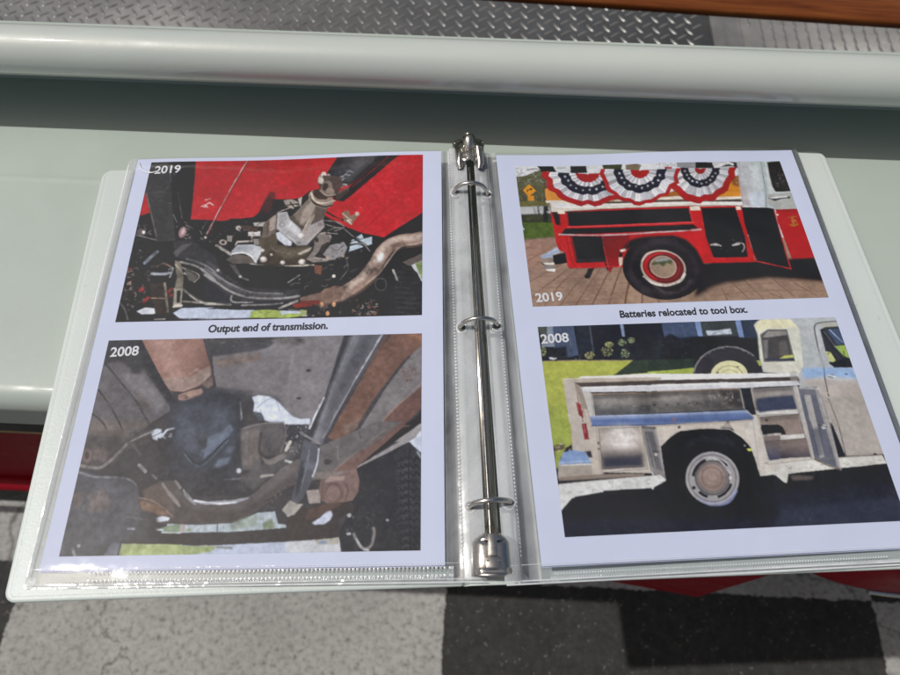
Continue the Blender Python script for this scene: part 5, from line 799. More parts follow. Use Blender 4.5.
    s.R('D2'); [E(x, y, 9, 6, (44, 42, 44)) for x, y in ((25, 583), (108, 583), (180, 578), (248, 576), (300, 574), (-120, 590))]; CL('D2: 370,500 540,500 540,560 370,560', 30, [(170, 166, 160), (120, 114, 108)], (.4, 1), (1, 3), 80)
    P('D4: 232,35 649,22 D5: 470,8 525,52 0,80 D4: 649,80 245,88', (92, 116, 168), n=.08); P('D4: 235,35 649,24 D5: 480,10 490,22 0,38 D4: 649,40 240,52', (128, 146, 186), f=.8); S('D4: 240,86 649,78 D5: 520,52', 1.4, (60, 76, 110)); s.R('D5'); E(98, 55, 10, 12, (150, 110, 100)); S('D5: 470,8 520,50', 1.4, (186, 180, 176))
    P('D4: 262,92 500,88 535,305 300,325', (178, 166, 152)); P('D4: 278,100 488,92 516,298 302,308', (166, 151, 140), n=.18); E(400, 150, 80, 54, (206, 198, 192), f=8, n=.15) if s.R('D4') else 0; P('D4: 290,235 510,225 518,300 302,310', (58, 60, 74), f=4); P('D4: 290,210 505,200 510,240 296,250', (110, 100, 98), f=5, a=.7); S('D4: 300,318 530,302', 2, (196, 186, 174)); S('D4: 268,95 300,320', 1.4, (196, 184, 168)); E(280, 175, 8, 8, (120, 108, 98)); E(282, 205, 7, 7, (120, 108, 98))
    P('D4: 498,90 572,95 636,368 552,322', (134, 129, 128), n=.12); P('D4: 515,115 560,118 612,320 562,300', (100, 98, 102), n=.15, f=.6); S('D4: 500,92 554,320 634,366', 1.6, (186, 178, 170)); S('D4: 572,98 634,366', 1.8, (160, 152, 148)); S('D4: 505,92 570,96', 2.6, (84, 80, 78)); E(578, 235, 8, 7, (190, 186, 184), f=.5); S('D4: 560,215 590,220', 1.4, (70, 66, 66)); S('D4: 530,130 575,300', 1, (156, 150, 146), a=.7)
    P('D1: 440,520 700,512 700,600 440,610', (150, 144, 138), f=6, a=.5, n=.5); P('D2: 60,510 330,500 330,560 60,580', (146, 140, 134), f=6, a=.5, n=.5); P('D4: 300,110 480,105 490,200 310,200', (214, 206, 200), f=9, a=.45, n=.5); P('D4: 232,60 649,50 D5: 500,40 500,52 0,70 D4: 649,70', (70, 90, 136), f=2, a=.6); P('D5: 0,90 120,80 420,70 470,110 380,98 260,95 120,108 40,160', (206, 194, 178), f=2, a=.6)
    # kerb and road edge
    P('D4: 75,385 300,365 600,338 640,372 D5: 0,340 60,370 0,400 D4: 560,425 300,432 150,455 95,520 80,440', (206, 206, 203), n=.08); CL('D4: 90,385 560,350 560,410 100,440', 50, [(170, 166, 156), (190, 188, 180), (150, 144, 130)], (.5, 1.6), (1, 5), -5, a=.5); P('D5: 540,345 649,290 649,345 560,350', (196, 192, 182), n=.15); P('D6: -60,335 0,325 220,300 560,280 585,322 90,372 84,416 72,414 30,380 -60,385', (206, 203, 194), n=.12); CL('D6: 0,330 560,285 570,315 90,365 0,365', 40, [(150, 138, 118), (180, 172, 160), (120, 104, 84)], (.4, 1.4), (.6, 4), -5, a=.6)
    # shadow and wheel
    P('D4: 98,520 112,500 165,448 310,425 310,418 555,405 570,420 600,385 649,370 D5: 0,385 60,370 30,190 80,140 130,110 270,98 385,104 450,145 500,200 530,290 547,346 649,338 D6: 0,376 30,380 72,414 84,416 90,372 585,320 760,560 D6: 760,700 D4: 100,700', (37, 38, 42), n=.06); P('D4: 100,560 649,560 D5: 649,560 D6: 0,470 640,420 760,560 760,700 D4: 100,700', (40, 42, 52), f=6, n=.05); P('D6: 60,540 700,480 760,700 0,700', (52, 56, 72), f=6, n=.05, a=.8); P('D6: 100,380 220,385 210,400 110,405', (110, 98, 92), f=2, a=.7)
    s.R('D5'); P('D5: 40,200 90,140 140,112 270,102 380,108 440,150 490,210 520,300 540,345 500,520 300,560 100,500', (36, 36, 40), f=2, n=.05); P('D5: 120,180 250,130 400,150 470,250 380,190 250,170 150,230', (52, 51, 54), f=6, a=.6); E(300, 357, 140, 134, (160, 156, 158), rot=35, n=.07); E(300, 357, 128, 122, (126, 122, 124), rot=35, r0=.93); E(300, 357, 108, 104, (44, 42, 44), rot=35, a0=-20, a1=40, r0=.86); E(300, 357, 108, 104, (44, 42, 44), rot=35, a0=150, a1=215, r0=.86); E(300, 357, 108, 104, (44, 42, 44), rot=35, a0=70, a1=100, r0=.86); E(300, 357, 108, 104, (44, 42, 44), rot=35, a0=250, a1=285, r0=.86); E(300, 355, 92, 90, (90, 86, 86), rot=35); E(300, 355, 84, 82, (124, 114, 112), rot=35, n=.1); E(298, 353, 70, 66, (150, 126, 116), rot=35, n=.12); E(298, 353, 58, 54, (116, 98, 92), rot=35, r0=.93); E(298, 350, 40, 36, (166, 142, 132), rot=35, r0=.9); E(298, 350, 26, 22, (160, 138, 128), f=2); S('D5: 235,465 300,490 380,475 420,420', 3.2, (150, 158, 200), a=.7, f=1); S('D5: 250,250 330,262 390,330', 2, (196, 192, 192), a=.7); P('D5: 475,208 500,204 506,216 485,218', (200, 206, 60)); E(466, 190, 4, 3, (190, 190, 190), f=.5); E(205, 405, 10, 9, (40, 38, 40)); E(393, 355, 7, 10, (206, 202, 200))
    # compartments behind the wheel
    P('D5: 505,55 560,0 660,300 548,345 516,215 478,160 470,110', (204, 195, 184), n=.08); P('D3: 0,480 20,470 60,640 D6: 0,325 -40,325 D5: 590,268 530,60', (170, 158, 146), n=.06)
    P('D3: 12,482 270,468 312,612 40,625', (140, 132, 126), n=.15); P('D3: 30,560 300,545 312,612 42,625', (70, 72, 86), f=3); P('D3: 80,490 200,485 190,540 90,545', (160, 152, 146), f=4, a=.8); P('D3: 38,625 310,612 316,640 46,650', (196, 192, 186))
    P('D6: -72,0 0,-10 130,-20 132,52 -58,70', (58, 64, 88), f=1.5); P('D6: -57,72 0,64 135,54 140,76 -54,90', (204, 200, 194)); P('D6: -54,90 140,76 172,176 -35,195', (146, 128, 117), n=.12); P('D6: -48,130 40,128 62,140 80,178 -36,192', (38, 38, 42)); E(125, 95, 8, 8, (90, 80, 76)); P('D6: -35,193 0,186 172,174 178,194 -30,212', (204, 200, 194)); P('D6: -30,212 178,194 204,292 -10,310', (146, 126, 116), n=.12, c2=(52, 54, 68), d='D6: 60,200 80,300'); P('D6: -10,308 0,300 222,288 228,302 0,322 -8,330', (196, 188, 176)); E(577, 58, 9, 9, (70, 62, 60)) if s.R('D5') else 0; P('D5: 545,95 649,85 649,130 560,135', (38, 38, 42)); P('D5: 560,140 649,132 649,260 590,268', (128, 112, 106), n=.12, c2=(58, 64, 92), d='D5: 600,150 610,265'); S('D5: 530,60 590,268 649,262', 2, (196, 190, 180)); S('D5: 555,138 649,130', 2, (196, 190, 182))
    P('D3: 262,470 300,462 352,680 320,690', (178, 171, 165), n=.05); P('D6: 122,-20 150,-20 222,292 204,296', (178, 170, 164), n=.05); S('D3: 268,470 325,690 D6: 206,296', .9, (96, 90, 88))
    P('D3: 302,470 430,468 500,690 352,690', (112, 112, 122), n=.1); P('D6: 152,-20 250,-20 352,352 224,298', (98, 101, 114), n=.1); P('D6: 170,-20 200,-20 272,290 250,294', (172, 167, 164)); P('D3: 345,520 362,525 410,690 385,690', (166, 162, 160)); P('D3: 418,490 440,480 495,690 470,690', (146, 141, 138)); P('D6: 230,-20 262,-20 356,350 336,342', (150, 145, 142), n=.06); S('D3: 318,474 435,480', 2.6, (190, 188, 186)); S('D6: 224,300 290,330 352,352', 2.2, (106, 92, 82)); E(268, 140, 12, 12, (196, 192, 190)) if s.R('D6') else 0; S('D6: 240,130 280,140', 1.6, (70, 68, 70)); P('D6: 200,150 250,140 270,280 240,290', (70, 74, 92), f=3, a=.7)
    # fine edges and seams
    for w, t, c, al in (('D1: 404,514 860,502 D2: 0,504 576,487', .9, (58, 52, 48), .8), ('D1: 404,514 424,650', .9, (232, 228, 222), .8), ('D2: 576,488 602,612', 1.0, (206, 200, 192), .8), ('D4: 235,37 649,25 D5: 470,10', .6, (196, 206, 226), .8),
        ('D4: 262,92 300,325 536,306 500,88', .7, (112, 100, 92), .8), ('D4: 278,100 302,308 516,298', .8, (60, 56, 56), .8), ('D4: 278,100 488,92', .7, (84, 76, 72), .8), ('D6: -55,92 140,79', .8, (52, 48, 50), .85), ('D6: -30,214 178,197', .8, (52, 48, 50), .85), ('D3: 46,652 316,643', .8, (52, 48, 50), .85), ('D3: 10,482 270,467', .8, (74, 68, 64), .8),
        ('D5: 30,190 80,140 130,110 270,98 385,104 450,145 500,200 530,290 546,344', .8, (228, 219, 206), .75), ('D1: 336,470 400,690', .7, (126, 114, 104), .8), ('D4: 80,384 300,364 600,337', .8, (146, 134, 122), .8), ('D6: -10,326 220,300 560,280', .7, (140, 128, 116), .8), ('D1: 180,60 205,190', .7, (98, 110, 136), .6), ('D1: 230,60 262,190', .7, (98, 110, 136), .6), ('D2: 120,50 150,130', .7, (92, 106, 136), .6), ('D2: 190,50 220,140', .7, (92, 106, 136), .6),
        ('D3: 62,132 108,100 232,98 284,302 86,308 62,132', .9, (62, 58, 58), .8), ('D3: 56,128 106,94 236,92 292,306', .7, (232, 232, 222), .7), ('D3: 448,102 480,84 600,76', .8, (60, 60, 64), .8), ('D3: 335,240 345,345 320,385', 1.0, (150, 150, 142), .6), ('D3: 300,470 352,690', .8, (226, 222, 218), .7), ('D6: 250,0 352,350', .7, (196, 192, 188), .8), ('D6: 160,0 226,298', .7, (70, 68, 72), .8),
        ('D4: 500,92 554,322', .7, (74, 68, 66), .7), ('D2: 0,384 440,388 771,383', .7, (240, 238, 236), .7), ('D2: 0,430 771,415', .7, (54, 48, 46), .7), ('D1: 212,408 330,400 860,394', .7, (236, 230, 222), .7), ('D1: 290,432 345,465', .7, (90, 80, 72), .8), ('D5: 0,90 420,68 505,58', .7, (120, 108, 98), .7), ('D5: 505,58 545,345', .7, (132, 120, 110), .7)):
        S(w, t, c, a=al, f=.45, sm=False)
    P('D1: 410,516 860,506 860,530 414,540', (66, 62, 60), f=2.2, a=.6); P('D2: 0,506 575,490 580,512 0,530', (66, 62, 60), f=2.2, a=.6); P('D3: 16,484 270,470 274,492 20,506', (84, 80, 80), f=2.5, a=.7); P('D6: -54,92 140,78 146,100 -48,112', (90, 80, 76), f=2.2, a=.6); P('D6: -30,216 178,197 184,216 -26,234', (96, 84, 78), f=2.2, a=.6)
    s.PB('D1: 80,295 650,290 330,390 230,420 250,670 130,670', 160, [(176, 180, 44), (150, 158, 34), (132, 142, 36), (190, 192, 66)], (.5, 2), .5, .5); s.PB('D4: 90,385 560,350 560,410 110,440', 40, [(214, 212, 206), (180, 174, 164), (150, 142, 130)], (.5, 2.5), .5, .5); s.PB('D3: 460,430 740,440 900,700 500,700', 40, [(182, 172, 163), (166, 156, 148), (190, 182, 174)], (2, 8), .3, 1.2)
    return s.done(gain=.80, haze=.02, sat=.80, grit=.05, wp=.22, tint=(1, 1.02, 1.06))
for k_, f_ in (('A', art_A), ('B', art_B), ('C', art_C), ('D', art_D)): ART[k_] = f_()
# ------------------------------------------------------------------ binder
binder = empty('ring_binder', (0, 0, ZL), 0)
tag(binder, 'open white three-ring binder lying on the cream tool box lid, showing two printed pages', 'binder')
def rounded(c, r, rr=None):
    """outline of a quad with rounded corners; r = radius per corner"""
    out = []; n = len(c); c = [Vector((p[0], p[1])) for p in c]
    for i in range(n):
        a, p, q = c[i-1], c[i], c[(i+1) % n]
        if r[i] <= 0: out.append(tuple(p)); continue
        u = (a-p).normalized(); w = (q-p).normalized(); ang = u.angle(w); d = r[i]/math.tan(ang/2)
        cen = p+(u+w).normalized()*(r[i]/math.sin(ang/2))
        s, e = p+u*d-cen, p+w*d-cen; tot = s.angle(e); sg = 1 if s.x*e.y-s.y*e.x > 0 else -1
        for k in range(9):
            t = sg*tot*k/8; out.append((cen.x+s.x*math.cos(t)-s.y*math.sin(t), cen.y+s.x*math.sin(t)+s.y*math.cos(t)))
    return out
def offset(poly, d):
    n = len(poly); P_ = [Vector(p) for p in poly]; out = []
    for i in range(n):
        e1 = P_[i]-P_[i-1]; e2 = P_[(i+1) % n]-P_[i]
        n1 = Vector((-e1.y, e1.x)).normalized() if e1.length > 1e-9 else Vector((0, 0)); n2 = Vector((-e2.y, e2.x)).normalized() if e2.length > 1e-9 else n1
        m_ = (n1+n2); m_ = m_/max(m_.length_squared/2, .4)
        out.append(tuple(P_[i]+m_*d))
    return out
def slab(outline, zt, zb, name):
    """board wrapped in vinyl: soft top edge, a shallow heat-sealed groove inside the border"""
    mb = MB(); th = zt-zb
    rows = []
    for d, z in ((.0010, zb), (.0002, zb+.0006), (0, zb+th*.5), (.0002, zt-.0006), (.0008, zt-.0001), (.0018, zt), (.0030, zt-.0001), (.0036, zt-.00016), (.0043, zt-.00004), (.0054, zt)):
        rows.append([(x, y, z) for x, y in offset(outline, d)])
    mb.grid(rows, 0, True); k = len(outline)
    mb.add(rows[0], [tuple(range(k))[::-1]]); mb.add(rows[-1], [tuple(range(k))])
    return mb.mesh(name)
CT = -.0104; CB = -.0142; DZ = Vector((0, 0, -ZL))
def child(o): o.location = (0, 0, -ZL); return o
lc = rounded([(-.2578, -.1488), (-.0150, -.1482), (-.0150, .1420), (-.2615, .1412)], [.0062, .002, .002, .0075])
rc = rounded([(.0145, -.1482), (.2715, -.1468), (.2605, .1442), (.0145, .1425)], [.002, .0062, .0085, .002])
for o_ in (lc, rc):
    child(autosmooth(obj('cover', slab(o_, CT, CB, 'cover'), binder, [M['vinyl']]), 50))
# spine with two hinge creases
sp = []
for x, z in ((-.0155, -.0108), (-.0146, -.0118), (-.0136, -.0118), (-.0126, -.0103), (-.011, -.0098), (.011, -.0098), (.0126, -.0103), (.0136, -.0118), (.0146, -.0118), (.0155, -.0108)):
    sp.append((x, z))
sp2 = sp+[(x, z-.0026) for x, z in sp[::-1]]
P_ = [[(x, y, z) for x, z in sp2] for y in (-.1482, -.1478, .1416, .1420)]
mb = MB().grid(P_, 0, True); k = len(sp2)
mb.add(P_[0], [tuple(range(k))]); mb.add(P_[-1], [tuple(range(k))[::-1]])
child(autosmooth(obj('spine', mb.mesh('spine'), binder, [M['vinyl']]), 50))
# ring mechanism
def arched(y0, y1, w, zb, h, name, n=2):
    return [[(w*math.sin(a), y0+(y1-y0)*i/n, zb+h*math.cos(a*.9)) for a in np.linspace(-1.35, 1.35, 15)] for i in range(n+1)]
mech = obj('ring_mechanism', MB().grid(arched(.140, -.138, .0046, -.0066, .0046, 'r')).mesh('ring_mechanism'), binder, [M['nickel']], label='nickel plated ring mechanism with metal rail'); child(mech)
md = mech.modifiers.new('thick', 'SOLIDIFY'); md.thickness = .0006; md.offset = -1
ridge = MB().tube([(-.0002, .128, -.0019), (-.0002, -.126, -.0019)], .0009, 8)
obj('hinge_ridge', ridge.mesh('hinge_ridge'), mech, [M['nickel']])
RINGS = (.1032, .0008, -.1082)
ringm = MB()
pts = []
for a in np.linspace(-28, 208, 40): pts.append((.0112*math.cos(R(a))*(1.0), 0, .0012+.0108*math.sin(R(a))))
ringm.tube(pts, .0014, 14)
for s in (-1, 1): ringm.tube([(s*.0098, 0, -.0035), (s*.0104, 0, -.001)], [.002, .0016], 10)
ringm.tube([(-.0011, 0, .0120), (.0011, 0, .0120)], .00185, 14)       # the joint of the two half rings
ringme = ringm.mesh('ring'); first = None
for i, y in enumerate(RINGS):
    o = obj('ring', ringme, mech, [M['nickel']] if i == 0 else ()); o.location = (-.0004+i*.0003, y, 0); o.rotation_euler = (0, 0, R((-3, 1, 3)[i]))
# opening levers at both ends
def lever(y0, sgn, tall):
    mb = MB(); rows = []
    # a shield of bent sheet: rounded shoulders, arched across, foot turned out
    for s in np.linspace(0, 1, 22):
        w = .0100*(1-(1-min(s/.28, 1))**2.2*.62)*(1+.06*s); h = .0040+.0006*math.sin(s*math.pi)-.0022*max(0, (s-.72)/.28)**2
        lift = .0045*max(0, (s-.86)/.14)**1.5*.4
        rows.append([(w*u, y0+sgn*.0215*s+sgn*.0016*(1-abs(u)**2)*(1 if s < .2 else -0.6 if s > .9 else 0), -.0035+lift+h*(1-abs(u)**5)-.0028*abs(u)**8) for u in np.linspace(-1, 1, 25)])
    mb.grid(rows)
    o = obj('lever', mb.mesh('lever'), mech, [M['nickel']])
    md = o.modifiers.new('thick', 'SOLIDIFY'); md.thickness = .0009; md.offset = -1
    d = MB()                                                              # pressed rib and slots of the lever
    d.box((-.0024, min(y0+sgn*.001, y0+sgn*.0125), .0012), (.0024, max(y0+sgn*.001, y0+sgn*.0125), .0036)); d.box((-.0042, min(y0+sgn*.0125, y0+sgn*.0185), .0008), (.0042, max(y0+sgn*.0125, y0+sgn*.0185), .0030))
    d.tube([(-.0098, y0+sgn*.0205, -.0028), (-.005, y0+sgn*.0212, -.0005), (0, y0+sgn*.0214, .0006), (.005, y0+sgn*.0212, -.0005), (.0098, y0+sgn*.0205, -.0028)], .0011, 8)
    if tall:
        d.tube([(0, y0+sgn*.010, .0022), (0, y0+sgn*.0150, .0042), (0, y0+sgn*.0185, .0050), (0, y0+sgn*.0200, .0053)], [.0026, .0040, .0044, .0030], 16)
        for s_ in (-1, 1): d.tube([(s_*.0062, y0+sgn*.012, .0016), (s_*.0072, y0-sgn*.001, .0005), (s_*.0066, y0-sgn*.0035, -.0015)], [.0022, .0026, .0018], 10)
    if not tall:
        sl = MB()
        for sx in (-.0036, .0022): sl.box((sx, y0-.0150, .0024), (sx+.0014, y0-.0142, .00318))
        for sx in (-.0084, .0070): sl.box((sx, y0-.0208, -.0006), (sx+.0014, y0-.0180, .0012))
        obj('slot', sl.mesh('slot'), o, [M['hole']], smooth=False)
    obj('lever_tab', bevel(d.mesh('lever_tab'), .0006, 2, 50), o, [M['nickel']])
lever(-.1235, -1, False)
lever(.1270, 1, True)
for o in mech.children:
    if o.name.startswith('lever'): o.location.z = .0042

# ------------------------------------------------------------------ pages
PG = {'L': [Vector(p) for p in ((-.2353, .1452, -.0056), (-.0194, .1408, .0017), (-.0250, -.1381, -.0023), (-.2408, -.1337, -.0096))],
      'R': [Vector(p) for p in ((.0192, .1381, -.0016), (.2350, .1426, -.0089), (.2410, -.1363, -.0051), (.0252, -.1408, .0022))]}
PG['L'][3].z = -.0078; PG['L'][0].z = -.0062; PG['R'][1].z = -.0070; PG['R'][2].z = -.0060
def pt(pg, u, v, h=0.0):
    """point of a page: u, v in mm from its upper left corner, h mm above it"""
    c = PG[pg]
    if u > 217 and pg == 'L': u += 4.5*min((u-217)/4, 1)*v/279      # the sleeves' punched margins run with the rings
    if u < -2 and pg == 'R': u -= 3.8*min((-2-u)/4, 1)*v/279
    a, b_ = u/216, v/279
    p = (c[0]*(1-a)+c[1]*a)*(1-b_)+(c[3]*(1-a)+c[2]*a)*b_
    ph = 1.0 if pg == 'L' else 2.6
    w = .75*math.exp(-max(v, 0)/45)*math.sin(u/216*2*math.pi*1.35+ph)+.25*math.sin(u/60+v/85+ph)
    if v > 276: w -= .09*max(v-278, 0)+.002*(v-276)**2*math.sin(u/17+ph)
    return Vector((p.x, p.y, max(p.z+(w+h)/1000, CT+.0002+(h+2.5)*.00008)))
def patch(mb, pg, u0, u1, v0, v1, nu, nv, h, m=0, hf=None):
    mb.grid([[pt(pg, u0+(u1-u0)*j/nu, v0+(v1-v0)*i/nv, h+(hf(u0+(u1-u0)*j/nu, v0+(v1-v0)*i/nv) if hf else 0)) for j in range(nu+1)] for i in range(nv+1)], m)
def bumps(mb, pg, a, b, n, w, l_, h, m):
    """a row of heat-seal dimples from a to b (mm)"""
    for k in range(n):
        t = (k+.5)/n; u, v = a[0]+(b[0]-a[0])*t, a[1]+(b[1]-a[1])*t
        mb.add([pt(pg, u-w/2, v-l_/2, h), pt(pg, u+w/2, v-l_/2, h), pt(pg, u+w/2, v+l_/2, h), pt(pg, u-w/2, v+l_/2, h), pt(pg, u-w*.2, v-l_*.2, h+.14), pt(pg, u+w*.2, v-l_*.2, h+.14), pt(pg, u+w*.2, v+l_*.2, h+.14), pt(pg, u-w*.2, v+l_*.2, h+.14)],
               [(4, 5, 6, 7), (0, 1, 5, 4), (1, 2, 6, 5), (2, 3, 7, 6), (3, 0, 4, 7)], m)
SL = {'L': dict(u0=-7.5, u1=233.2, vt=-1.0, vb=287.0, perf=221.0, b0=221.6, b1=233.2, inner=216.6, out=-6.6),
      'R': dict(u0=-16.0, u1=220.8, vt=-2.6, vb=286.6, perf=-6.8, b0=-16.0, b1=-7.4, inner=-.6, out=219.8)}
def sleeve_mesh(pg, h, top=True):
    s = SL[pg]; mb = MB()
    # edges fall to the stack below: outer margin drops, bottom margin curls
    def hf(u, v):
        d = 0
        o = s['out']
        if pg == 'L' and u < 0: d -= .10*(-u)+.012*u*u
        if pg == 'R' and u > 216: d -= .22*(u-216)
        if pg == 'L' and u > 216: d += .04*(u-216)+.0035*min(u-216, 12)**2*math.sin(v/37)-1.2*math.exp(-((u-219.5)/2.2)**2)
        if pg == 'R' and u < 0: d += .04*(-u)+.0035*min(-u, 12)**2*math.sin(v/41+1)-1.2*math.exp(-((u+4.0)/2.4)**2)
        return d
    a0, a1 = (s['u0'], s['inner']) if pg == 'L' else (s['inner'], s['u1'])
    o0, o1 = (s['u0'], -.4) if pg == 'L' else (216.4, s['u1'])
    patch(mb, pg, a0 if pg == 'R' else o1, a1 if pg == 'L' else o0, s['vt'], s['vb'], 60, 72, h, 0, hf)
    patch(mb, pg, o0, o1, s['vt'], s['vb'], 8, 72, h, 3, hf)
    a0, a1 = (s['inner'], s['b0']) if pg == 'L' else (s['b1'], s['inner'])
    patch(mb, pg, a0, a1, s['vt'], s['vb'], 5, 72, h, 3, hf)
    patch(mb, pg, s['b0'], s['b1'], s['vt']-.8, s['vb']-.5, 6, 60, h+.05, 2, hf)
    if top:
        for hy in RINGS:
            for k2 in range(1):
                tx = -.0107 if pg == 'L' else .0107; best = None
                vv_ = min(np.linspace(0, 287, 288), key=lambda q_: abs(pt(pg, 226 if pg == 'L' else -10, q_).y-hy)); us_ = np.linspace(217, 233, 65) if pg == 'L' else np.linspace(-16, -1, 61)
                uu_ = min(us_, key=lambda q_: abs(pt(pg, q_, vv_).x-tx)); n_ = 18
                c_ = [[pt(pg, uu_+r_*math.cos(2*math.pi*i_/n_)*(1.0), vv_+r_*1.15*math.sin(2*math.pi*i_/n_), h+.3+z_) for i_ in range(n_)] for r_, z_ in ((3.6, -.12), (3.2, .12), (2.7, .12), (2.4, -.05))]
                mb.grid(c_, 1, True); mb.add(c_[-1], [tuple(range(n_))], 4)
        bumps(mb, pg, (s['perf'], s['vt']+2), (s['perf'], s['vb']-12), 128, .9, 1.3, h-.05, 1)
        for vv, n_, st in (((280.6, 88, 0), (284.4, 88, .5)) if pg == 'L' else ((283.4, 120, 0),)):
            bumps(mb, pg, (s['u0']+(34 if pg == 'L' else 22), vv), (s['u1']-14-(20 if pg == 'R' else 0), vv), n_, 1.2 if pg == 'L' else .75, 1.3 if pg == 'L' else .8, h+.08, 1)
        patch(mb, pg, s['u0']+1, s['u1']-2, 285.8, 286.5, 70, 1, h+.12, 1)
        patch(mb, pg, s['u0']+1, s['u1']-8, 278.2, 278.5, 70, 1, h+.10, 1)
        if pg == 'L':                                              # a small crease pressed into the film near the corner
            cr_ = [(1.2, 3.6), (2.6, 7.2), (5.4, 10.4), (9.0, 12.6), (12.4, 12.9), (15.8, 11.6)]
            mb.grid([[pt(pg, x_, y_, h+.02), pt(pg, x_+.25, y_-.45, h+.3), pt(pg, x_+.5, y_-.9, h+.02)] for x_, y_ in cr_], 1)
        if pg == 'L': patch(mb, pg, -6.2, -5.5, 4, 282, 1, 60, h-.4, 1)
        else: patch(mb, pg, 219.6, 220.2, 2, 284, 1, 60, h-.9, 1)
    else:
        bumps(mb, pg, (s['u0']+20, 285.2), (s['u1']-20, 285.2), 150, .8, 1.1, h+.02, 1)
        patch(mb, pg, s['u0']+1, s['u1']-2, 287.2, 287.9, 60, 1, h+.1, 1)
    me = raw(mb, 'sheet_protector'); up = np.array([p.normal.z for p in me.polygons])
    if (up < 0).any():
        bm = bmesh.new(); bm.from_mesh(me); bmesh.ops.reverse_faces(bm, faces=[f for f in bm.faces if f.normal.z < 0]); bm.to_mesh(me); bm.free()
    return me
LAY = {'L': ((10.3, 3.1, 192.7, 127.3, 'A'), (8.9, 143.1, 194.1, 128.6, 'B')), 'R': ((12.6, 10.2, 191.7, 113.7, 'C'), (14.1, 138.3, 189.9, 127.0, 'D'))}
PHL = {'A': 'print of a red truck underside with a shiny silver transmission', 'B': 'print of a rusty grey truck underside with a brown drive shaft',
       'C': 'print of a red truck side hung with bunting, tool box doors open', 'D': 'print of an old grey truck side with open tool boxes on a lawn'}
def text_into(mb, pg, txt, a, b_, h, shear, offs, m, hs=1.0):
    """lettering between two points (mm) on a page"""
    cu = bpy.data.curves.new('txt', 'FONT'); cu.body = txt; cu.shear = shear; cu.offset = offs; cu.resolution_u = 4
    o = bpy.data.objects.new('txt', cu); col.objects.link(o)
    dg = bpy.context.evaluated_depsgraph_get(); dg.update()
    me = bpy.data.meshes.new_from_object(o.evaluated_get(dg))
    xs = [v.co.x for v in me.vertices]; x0, x1 = min(xs), max(xs); sc = math.hypot(b_[0]-a[0], b_[1]-a[1])/(x1-x0)
    V_ = []
    for v in me.vertices:
        t = (v.co.x-x0)*sc; L_ = math.hypot(b_[0]-a[0], b_[1]-a[1]); ux, uy = (b_[0]-a[0])/L_, (b_[1]-a[1])/L_
        y = v.co.y*sc*hs
        V_.append(pt(pg, a[0]+ux*t+uy*y, a[1]+uy*t-ux*y, h))
    mb.add(V_, [tuple(p.vertices) for p in me.polygons], m)
    bpy.data.objects.remove(o); bpy.data.curves.remove(cu); bpy.data.meshes.remove(me)
def raw(mb, name):
    me = mesh(name, mb.v, mb.f); me.polygons.foreach_set('material_index', mb.m); return me
PLABEL = {'L': 'left printed page, two truck underside photos captioned Output end of transmission.',
          'R': 'right printed page, two truck side photos captioned Batteries relocated to tool box.'}
def photo_mesh(pg, lay):
    u0, v0, w, h, key = lay; A = ART[key]; H_, W_ = A.shape[:2]
    us = u0+w*np.arange(W_)/(W_-1); vs_ = v0+h*np.arange(H_)/(H_-1); U, V = np.meshgrid(us, vs_)
    cc = [np.array(p) for p in PG[pg]]; a = (U/216)[..., None]; b_ = (V/279)[..., None]
    p = (cc[0]*(1-a)+cc[1]*a)*(1-b_)+(cc[3]*(1-a)+cc[2]*a)*b_
    ph = 1.0 if pg == 'L' else 2.6
    wv = .75*np.exp(-np.maximum(V, 0)/45)*np.sin(U/216*2*np.pi*1.35+ph)+.25*np.sin(U/60+V/85+ph)
    p[..., 2] += (wv+.12)/1000
    me = bpy.data.meshes.new('photo_print'); nv = H_*W_
    idx = np.arange(nv).reshape(H_, W_)
    q = np.stack([idx[:-1, :-1], idx[1:, :-1], idx[1:, 1:], idx[:-1, 1:]], -1).reshape(-1)
    nf = len(q)//4
    me.vertices.add(nv); me.vertices.foreach_set('co', p.astype(np.float32).reshape(-1))
    me.loops.add(len(q)); me.loops.foreach_set('vertex_index', q.astype(np.int32))
    me.polygons.add(nf); me.polygons.foreach_set('loop_start', np.arange(0, nf*4, 4, dtype=np.int32)); me.polygons.foreach_set('loop_total', np.full(nf, 4, np.int32))
    me.update(calc_edges=True)
    at = me.attributes.new('print', 'FLOAT_COLOR', 'POINT')
    rgba = np.concatenate([A.reshape(-1, 3), np.ones((nv, 1))], 1).astype(np.float32); at.data.foreach_set('color', rgba.reshape(-1))
    return me
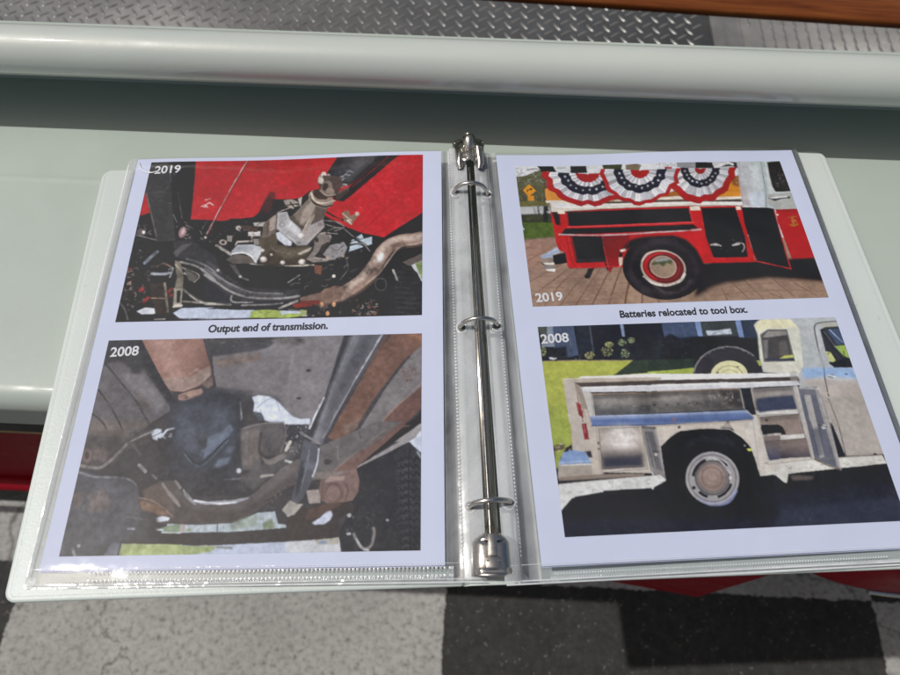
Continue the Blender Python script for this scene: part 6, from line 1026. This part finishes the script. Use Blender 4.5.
TXT = {'L': [('Output end of transmission.', (70.0, 138.9), (144.6, 138.3), .06, .030, 0, 1.1), ('2019', (14.0, 13.3), (32.3, 12.7), .02, .022, 1, 1.0), ('2008', (11.8, 154.2), (29.2, 153.4), .0, .022, 1, 1.0)],
       'R': [('Batteries relocated to tool box.', (66.7, 133.6), (148.6, 132.9), .04, .030, 0, 1.1), ('2019', (15.2, 120.6), (32.6, 119.8), .0, .024, 1, 1.0), ('2008', (15.0, 149.9), (32.4, 149.2), .04, .022, 1, 1.0)]}
for pg in 'LR':
    page = empty('photo_page', pt(pg, 108, 140, -1)); tag(page, PLABEL[pg], 'page')
    off = -page.location
    def kid(o): o.location = off; return o
    mb = MB(); patch(mb, pg, 0, 216, 0, 279.4, 54, 60, 0)
    paper = kid(obj('paper_sheet', raw(mb, 'paper_sheet'), page, [M['paper']]))
    for lay in LAY[pg]:
        o = obj('photo_print', photo_mesh(pg, lay), paper, [M['print']], label=PHL[lay[4]])
    for txt, a, b_, sh, of, m_, hs in TXT[pg]:
        tb = MB(); text_into(tb, pg, txt, a, b_, .2, sh, of, 0, hs)
        obj('caption' if m_ == 0 else 'year_mark', raw(tb, 'lettering'), paper, [M['ink'] if m_ == 0 else M['white_ink']], smooth=False, label=('dark caption reading ' if m_ == 0 else 'white year mark reading ')+txt)
    kid(obj('sheet_protector', sleeve_mesh(pg, .55), page, [M['film'], M['seam'], M['bind'], M['margin'], M['hole']]))
    # further filled sleeves underneath, seen only at their edges
    for k in range(2):
        q = empty('photo_page', pt(pg, 108, 140, -1.6-k*.9)); o2 = -q.location
        sh = (k+1)*(.35 if pg == 'L' else -.3)
        mb = MB(); patch(mb, pg, 0-sh, 216-sh, .6, 279.4+.5*k, 30, 40, -.55-k*.9)
        p_ = obj('paper_sheet', raw(mb, 'paper_sheet'), q, [M['paper']]); p_.location = o2
        s_ = obj('sheet_protector', sleeve_mesh(pg, -.35-k*.9, False), q, [M['film'], M['seam'], M['bind'], M['margin'], M['hole']]); s_.location = o2
        tag(q, 'clear sleeve of white paper under the '+('left' if pg == 'L' else 'right')+' printed page, only its edges showing', 'page', 'spare sleeves under the '+('left' if pg == 'L' else 'right')+' page')
